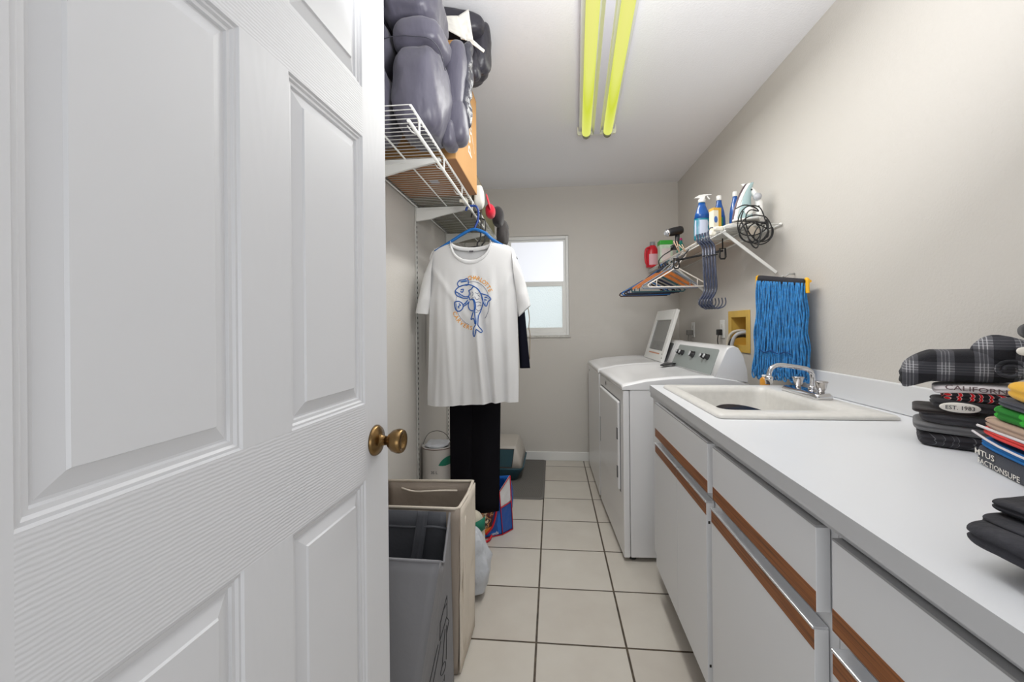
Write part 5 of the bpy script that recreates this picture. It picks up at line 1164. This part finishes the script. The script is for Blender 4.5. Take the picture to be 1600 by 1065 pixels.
for i, (p0_, cl, r_) in enumerate((((1.16, 2.62, 1.15), srgb(200, 192, 176), .009), ((1.16, 2.56, 1.14), srgb(188, 190, 194), .010), ((1.16, 2.60, 1.12), srgb(40, 36, 34), .010))):
    p0_ = V(p0_); t = thing('washer_hose', p0_, ['cream hose curving out of the outlet box, left of the others', 'pale grey hose curving out of the outlet box, nearest the mop', 'dark hose in the outlet box behind the two pale ones'][i], 'hose')
    pts = [p0_, p0_+V((-.04, .005, .010)), p0_+V((-.085, .020, -.002)), p0_+V((-.105, .035, -.05)), p0_+V((-.110, .045, -.16)), p0_+V((-.105, .05, -.30))]
    obj('hose_body', B().tube(pts, r_, 12, smooth_path=6), mat('hose_%d_rubber' % (i+1) if False else ['cream_hose', 'grey_hose', 'dark_hose'][i], cl, .4), t)
    obj('coupling', B().lathe([(r_+.004, 0), (r_+.004, .022), (r_, .024)], p0_+V((-.012, 0, 0)), (1, 0, 0), 12), BRASS, t)
tag(obj('fill_tube', B().tube([(1.165, 2.585, 1.215), (1.14, 2.58, 1.19), (1.135, 2.585, 1.165), (1.15, 2.59, 1.15)], .004, 8, smooth_path=5), DARK), 'thin dark tube inside the top of the outlet box', 'tube')
# ---- outlets
def outlet(y, z, lab, plug, lab2):
    t = thing('wall_outlet', (RW, y, z), lab, 'outlet')
    obj('cover_plate', B().box(RW-.006, RW-.0005, y-.036, y+.036, z-.058, z+.058), WPLAST, t, bevel=.003)
    for k2 in (-.02, .02): obj('receptacle', B().box(RW-.0075, RW-.0055, y-.014, y+.014, z+k2-.012, z+k2+.012), mat('socket_white', srgb(214, 214, 210), .5), t, bevel=.002)
    if plug is not None:
        m_, sz = plug; pt = thing('power_plug', (RW-.02, y, z-.02), lab2, 'plug')
        obj('plug_body', B().box(RW-.0075-sz, RW-.0078, y-.015, y+.015, z-.040, z-.002), m_, pt, bevel=.004)
        obj('plug_cord', B().tube([(RW-.014-sz*.5, y, z-.035), (RW-.018-sz*.5, y, z-.075), (RW-.012-sz*.5, y-.004, z-.13), (RW-.015, y-.01, z-.22)], .0034, 7, smooth_path=4), m_ if m_ is BLACKP else mat('grey_cord', srgb(130, 128, 124), .5), pt)
outlet(2.835, 1.168, 'white wall outlet left of the yellow outlet box', (BLACKP, .030), 'black plug and cord in the outlet beside the yellow box')
outlet(3.40, 1.158, 'white wall outlet above the open washer lid', (mat('grey_plug', srgb(118, 116, 112), .5), .045), 'grey plug in the outlet above the washer')
# ================================================================== MOP
mp_ = thing('mop_head', (1.06, 2.10, 1.0), 'blue string mop head with a yellow clamp hanging on the right wall', 'mop')
MB_ = mat('blue_mop_yarn', srgb(48, 142, 212), .95, bump=.9, bscale=420, bdist=.004, var=.38, vscale=70, sheen=.2)  # yarn colour varied to paint in the shading between strings
YELP = mat('bright_yellow_plastic', srgb(246, 184, 30), .4)
MA, MBp = V((.985, 2.110, 1.428)), V((1.048, 1.855, 1.428))    # the clamp runs along the wall, a little turned out
mu = (MBp-MA).normalized(); mn_ = V((-mu.y, mu.x, 0)); 
if mn_.y > 0: mn_ = -mn_
ML = (MBp-MA).length
def MP(u, z, d=0): return MA+mu*(u*ML)+mn_*d+V((0, 0, z-1.428-.040*u*max(0, (z-1.0)/.42)))
# black band
b = B(); rings = [[MP(u, z0_, -.016*e_), MP(u, z1_, -.012*e_), MP(u, z1_, .010*e_), MP(u, z0_, .014*e_)] for u, z0_, z1_, e_ in [(-.01, 1.405, 1.424, .8), (0.02, 1.400, 1.430, 1), (.3, 1.399, 1.428, 1), (.6, 1.396, 1.426, 1), (.97, 1.392, 1.424, 1), (1.0, 1.394, 1.420, .8)]]
obj('head_band', b.loft(rings), mat('black_mesh_band', srgb(44, 44, 50), .9, bump=.8, bscale=300, bdist=.003), mp_, label='black band across the top of the strings')
b = B()
for u in (-.055, 1.035):
    b.tube([MP(u+(.05 if u < 0 else -.03), 1.424, 0), MP(u, 1.420, .0), MP(u-.005, 1.400, .0), MP(u-.005, 1.36 if u < 0 else 1.375, .0), MP(u+(.03 if u < 0 else 0), 1.345 if u < 0 else 1.36, 0)], .0075, 8, smooth_path=4)
b.tube([MP(-.04, 1.418, -.014), MP(1.03, 1.414, -.014)], .006, 8); obj('clamp_frame', b, YELP, mp_, label='yellow plastic clamp frame')
random.seed(11); b = B(); nS = 46
for layer, d0 in ((0, .013), (1, .004), (2, -.006)):
    for i in range(nS):
        u0 = (i+.5)/nS+random.uniform(-.006, .006); spread = (u0-.5)*.17+random.uniform(-.022, .022)
        dp = d0+random.uniform(-.003, .003); z1 = random.uniform(.962, .992)-.012*(u0 < .15)
        end = z1 if layer < 2 else z1+.02
        pts = []
        for j in range(12):
            t_ = j/11; pts.append(MP(u0+spread*t_**1.4+.006*math.sin(j*1.7+i), lerp(1.405, end, t_), dp+.010*t_+.004*math.sin(j*1.3+i*2.1)))
        b.tube(pts, .0033, 6, smooth_path=2)
        # loop end
        if i % 2 == 0:
            e_ = pts[-1]; b.tube([e_, e_+mu*.004+V((0, 0, -.014)), e_+mu*.012+V((0, 0, -.020)), e_+mu*.018+V((0, 0, -.010)), e_+mu*.020+V((0, 0, .02))+mn_*.006], .0033, 6, smooth_path=3)
b.sup(MP(.5, 1.20, -.002), (mu, mn_, (0, 0, 1)), (ML*.50, .006, .20), ev=5, eh=5)
o = obj('mop_strings', b, MB_, mp_, label='dense blue looped yarn strings'); o['kind'] = 'stuff'
obj('stitch_band', B().tube([MP(u, 1.075+.006*math.sin(u*20), .030+.003*math.sin(u*30)) for u in [.10+.72*i/14 for i in range(15)]], .0022, 6), mat('deep_blue_thread', srgb(14, 60, 120), .9), mp_)
obj('wall_hook', B().tube([(1.094, 2.02, 1.425), (1.07, 2.02, 1.425), (1.045, 2.01, 1.410), (1.03, 2.00, 1.414)], .004, 8), STEEL, mp_)
# orange bottle behind the sink
ot = thing('soap_bottle', (.995, 2.02, .9145), 'amber orange soap bottle standing behind the sink under the mop', 'bottle')
ob_c = V((.960, 2.018, .9145)); obj('bottle_body', B().lathe([(0, 0), (.018, 0), (.020, .004), (.020, .030), (.014, .040), (.010, .044)], ob_c, (0, 0, 1), 20), mat('amber_plastic', srgb(206, 140, 40), .25), ot)
obj('bottle_cap', B().lathe([(.011, .043), (.012, .052), (0, .053)], ob_c, (0, 0, 1), 14), WPLAST, ot)

# ================================================================== CLOTHES ON THE COUNTER
def slabc(name, A, r, w_dir, width, depth, z0, z1, m, lab, cat='folded shirt', seed=1, amp=.004, fr=16, lay=0, layamp=.02, sag=None, parts=None, rad=None, groove=.0035, ev=3.4, eh=6, grp=None, bend=None):
    A = V((A[0], A[1], 0)); r = V((r[0], r[1], 0)).normalized(); w = V((w_dir[0], w_dir[1], 0)).normalized()
    c = A+r*width/2+w*depth/2+V((0, 0, (z0+z1)/2)); t = thing(name, (c.x, c.y, z0), lab, cat, grp)
    hz = (z1-z0)/2
    bb_ = B().loft(slab_rings(c, (r, w, (0, 0, 1)), (width/2, depth/2, hz), eh=eh, amp=amp, fr=fr, seed=seed, bend=bend, ng=lay or 1, rad=rad, groove=groove))
    o = obj('folded_body', bb_, m, t)
    return t, (lambda u, z, d=.0: A+r*u-w*(d)+V((0, 0, z)))
A1 = (.842, 1.064); r1 = (.80, -.60); w1 = (.60, .80)
k = NT('charcoal_paisley'); 
PAIS = pat('charcoal_paisley_print', 'wave', [(0, srgb(48, 47, 52)), (.62, srgb(110, 110, 114)), (.72, srgb(56, 55, 60))], 9, 11, .9, True)
GREY = fab('mid_grey_cotton', srgb(112, 112, 114)); CHC = fab('charcoal_cotton', srgb(62, 61, 66)); BLK2 = fab('black_tee_cotton', srgb(44, 43, 47))
slabc('folded_shirt', A1, r1, w1, .150, .14, .9145, .945, PAIS, 'charcoal patterned folded shirt at the bottom left of the clothes pile', seed=1)
slabc('folded_shirt', (.838, 1.068), r1, w1, .170, .14, .9455, .966, GREY, 'mid grey folded t-shirt lying on the charcoal patterned one', seed=2, bend=lambda u: -.003*u)
slabc('folded_shirt', (.846, 1.061), r1, w1, .165, .14, .9665, .989, CHC, 'charcoal folded t-shirt with a brown hem above the grey one', seed=3, bend=lambda u: -.002*u)
slabc('folded_shirt', (.838, 1.072), r1, w1, .11, .14, .9895, 1.000, fab('dark_brown_cotton', srgb(52, 46, 46)), 'dark brown folded shirt whose tip sticks out at the left of the pile', seed=4, amp=.003)
t, P4 = slabc('folded_shirt', (.860, 1.050), r1, w1, .16, .10, 1.0005, 1.022, BLK2, 'black folded t-shirt with a white oval date badge', seed=5, bend=lambda u: -.004*u)
oc = P4(.045, 1.010, .003)
ovx = V((r1[0], r1[1], 0)); ovn = V((-w1[0], -w1[1], 0))
obj('oval_badge', B().sup(oc, (ovx, ovn, (0, 0, 1)), (.032, .0035, .011), ev=2.1, eh=2.1), WPRT, t, label='white oval badge')
b = B(); text(b, 'EST. 1983', .0120, lambda x, y: oc+ovx*x*.95+ovn*.0042+V((0, 0, y-.004))); obj('badge_text', b, BLACKP, t)
RBW = pat('red_black_white_swirl', 'wave', [(0, srgb(28, 28, 34)), (.30, srgb(222, 214, 214)), (.37, srgb(216, 26, 36)), (.80, srgb(230, 200, 200)), (.86, srgb(36, 30, 36))], 12, 5, .85, True, detail=1)
slabc('folded_shirt', (.876, 1.040), r1, w1, .150, .15, 1.0225, 1.043, RBW, 'red, black and white patterned folded shirt in the middle of the pile', seed=6)
WHT = fab('soft_white_cotton', srgb(222, 216, 218), .3)
t, P4 = slabc('folded_shirt', (.866, 1.048), r1, w1, .175, .12, 1.0435, 1.060, WHT, 'white folded t-shirt with faded lettering under the plaid shirt', seed=7, bend=lambda u: -.008*u*u)
b = B(); text(b, 'CALIFORNIA', .017, lambda x, y: P4(.072+x*1.15, 1.047+y*.85-.05*x, .0035+.001)); obj('lettering', b, mat('faded_print', srgb(104, 84, 88), .8), t)
# plaid
k = NT('black_grey_plaid'); k.b.inputs['Roughness'].default_value = .95
tcn = k.coord('Object', (1, 1, 1), (0, 0, .64))
def bands(kind, sc_, th): 
    sx_ = k.n('ShaderNodeSeparateXYZ'); k.l(tcn, 'Vector', sx_, 'Vector'); m1 = k.n('ShaderNodeMath', operation='MULTIPLY'); m1.inputs[1].default_value = sc_; k.l(sx_, kind, m1, 0)
    f1 = k.n('ShaderNodeMath', operation='FRACT'); k.l(m1, 0, f1, 0); r_ = ramp(k, f1, 0, th, True); return r_
K0, K1, K2 = (0, 0, 0, 1), (.5, .5, .5, 1), (.9, .9, .9, 1)
st_ = [(0, K0), (.30, K1), (.42, K2), (.45, K1), (.52, K2), (.55, K1), (.62, K2), (.65, K1), (.78, K0)]
ra = bands('X', 17, st_); rb = bands('Z', 17, st_)
mx = k.n('ShaderNodeMix', data_type='RGBA'); mx.inputs['Factor'].default_value = .40; k.l(ra, 'Color', mx, 6); k.l(rb, 'Color', mx, 7)
r = ramp(k, mx, 2, [(0, srgb(30, 30, 35)), (.25, srgb(62, 62, 68)), (.5, srgb(92, 92, 97)), (.85, srgb(186, 186, 190))]); k.l(r, 'Color', k.b, 'Base Color')
nb = k.n('ShaderNodeTexNoise'); nb.inputs['Scale'].default_value = 260; k.l(tcn, 'Vector', nb, 'Vector'); k.bump(nb, 'Fac', .5, .002); PLAID = k.m
t, P4 = slabc('flannel_shirt', (.822, 1.092), r1, w1, .215, .150, 1.0625, 1.135, PLAID, 'large folded black and grey plaid flannel shirt on top of the pile', 'flannel shirt', seed=8, amp=.007, fr=9, lay=3, bend=lambda u: -.030*(max(0, -u-.45)/.55)**1.2+.004*u, eh=4)
ctr_ = P4(.165, 1.122, 0)+V((w1[0], w1[1], 0))*.04
obj('rolled_cuff', B().sup(ctr_+V((.01, 0, .012)), (r1_v := V((r1[0], r1[1], 0)), V((w1[0], w1[1], 0)), V((0, 0, 1))), (.050, .045, .034), ev=2.2, eh=2.4, amp=.006, fr=24, seed=2), PLAID, t, label='rolled plaid cuff bulging upward')
sp2 = P4(.175, 1.098, .012); pts = [sp2+r1_v*(.024*math.cos(a)*(1-a/16))+V((0, 0, .020*math.sin(a)*(1-a/16))) for a in [i*.45 for i in range(22)]]
obj('cuff_spiral', B().tube(pts, .0042, 8), PLAID, t)
bg_ = tag(obj('black_garment', B().sup((1.012, .965, 1.180), (r1_v, V((w1[0], w1[1], 0)), V((0, 0, 1))), (.040, .055, .020), amp=.005, fr=20, seed=4), BLK2), 'black folded garment lying on top of the plaid flannel shirt', 'folded garment')
obj('white_patch', B().sup((.968, .962, 1.138), (r1_v, V((w1[0], w1[1], 0)), V((0, 0, 1))), (.013, .004, .009), ev=2.2, eh=2.2), WPRT, bg_, label='white oval patch')
# second pile, nearer the camera
A2 = (.862, .962); e2 = (-.34, -.94); w2 = (.94, -.34)
def near(name, off, z0, z1, m, lab, seed, length=.34, depth=.19, back=0.0, **kw):
    A = (A2[0]+V(e2).normalized().x*off+V(w2).normalized().x*back if False else A2[0]+e2[0]*off+w2[0]*back, A2[1]+e2[1]*off+w2[1]*back)
    return slabc(name, A, e2, w2, length, depth, z0, z1, m, lab, seed=seed, **kw)
NB = fab('dark_navy_cotton', srgb(36, 40, 54))
t, P5 = near('folded_shirt', 0, .9145, .949, NB, 'dark navy t-shirt with white lettering at the bottom front of the pile', 11, ev=3.4, eh=9, amp=0, rad=.005, groove=0)
b = B(); text(b, 'FACTIONSUPE', .020, lambda x, y: P5(.094+x*1.0, .9180+y*.72, .0012)); text(b, 'MTUS', .024, lambda x, y: P5(.052+x*1.1, .9335+y*.66, .0012)); obj('lettering', b, WPRT, t, label='white block lettering')
BLT = pat('bright_blue_print', 'noise', [(0, srgb(24, 110, 180)), (.60, srgb(20, 96, 164)), (.66, srgb(190, 210, 226)), (.70, srgb(26, 112, 184))], 5, .6, .9)
near('folded_shirt', .0, .9495, .966, BLT, 'bright blue folded t-shirt on the navy one with lettering', 12, amp=.003)
near('folded_shirt', .15, .9665, .974, fab('light_grey_marl', srgb(150, 154, 160)), 'thin light grey folded shirt between the blue and red ones', 16, length=.2)
RWP = pat('red_white_print', 'noise', [(0, srgb(226, 70, 66)), (.60, srgb(228, 60, 58)), (.66, srgb(236, 226, 226)), (.72, srgb(224, 64, 62))], 7, 1.2, .9)
t, P5 = near('folded_shirt', .004, .9745, .990, RWP, 'red folded shirt with a white stripe in the front pile', 13, amp=.003)
obj('white_edge', B().tube([P5(.01, .989, -.006), P5(.10, .9905, -.002), P5(.25, .991, -.002)], .0028, 6, smooth_path=3), WHT, t)
obj('white_edge', B().tube([P5(.006, .976, .000), P5(.10, .967, .003), P5(.25, .965, .003)], .0022, 6, smooth_path=3), WHT, t)
TNP = pat('tan_line_print', 'wave', [(0, srgb(178, 152, 134)), (.86, srgb(96, 74, 66)), (.93, srgb(186, 160, 142))], 4, 9, .9)
near('folded_shirt', .010, .9905, 1.012, TNP, 'tan folded t-shirt with brown line print in the front pile', 14, amp=.004)
GRC = pat('green_camouflage', 'noise', [(0, srgb(36, 38, 42)), (.40, srgb(24, 120, 32)), (.50, srgb(52, 176, 48)), (.62, srgb(84, 190, 200)), (.68, srgb(30, 140, 40))], 9, .4, .9)
near('folded_shirt', .045, 1.0125, 1.040, GRC, 'bright green patterned folded shirt above the tan one', 15, amp=.004, length=.3)
near('folded_shirt', .060, 1.0405, 1.056, NB, 'navy folded shirt between the green shirt and the yellow cloth', 17, length=.28)
near('folded_shirt', .095, 1.0565, 1.090, fab('mustard_yellow_cotton', srgb(226, 172, 38)), 'mustard yellow folded cloth near the top of the front pile', 18, length=.24, amp=.006)
# black jeans in the foreground
JN = mat('washed_black_denim', srgb(50, 50, 56), .85, bump=.8, bscale=60, bdist=.004, var=.5, vscale=16)
jr = (.16, -.987); jw = (.987, .16)
jt_ = thing('jeans', (.60, .53, .9145), 'folded washed black jeans at the near right edge of the countertop', 'jeans')
def jslab(A, width, depth, z0, z1, seed, r_=jr, w_=jw, amp=.004, bend=None, nm='folded_leg', ev=3.0, eh=5):
    A = V((A[0], A[1], 0)); r = V((r_[0], r_[1], 0)).normalized(); w = V((w_[0], w_[1], 0)).normalized(); c = A+r*width/2+w*depth/2+V((0, 0, (z0+z1)/2)); hz = (z1-z0)/2
    return obj(nm, B().loft(slab_rings(c, (r, w, (0, 0, 1)), (width/2, depth/2, hz), eh=eh, amp=amp, fr=22, seed=seed, bend=bend)), JN, jt_)
jslab((.512, .522), .20, .20, .9148, .932, 1, nm='lower_leg', ev=3, eh=10, amp=.003)
jslab((.474, .556), .26, .22, .9325, .958, 2, eh=7, amp=.005, bend=lambda u: .003-.005*u)
jslab((.500, .560), .22, .20, .9595, .969, 3, nm='hem', amp=.002, eh=10)
jslab((.520, .568), .20, .18, .9695, .983, 4, nm='upper_fold', eh=10, bend=lambda u: -.004*u)
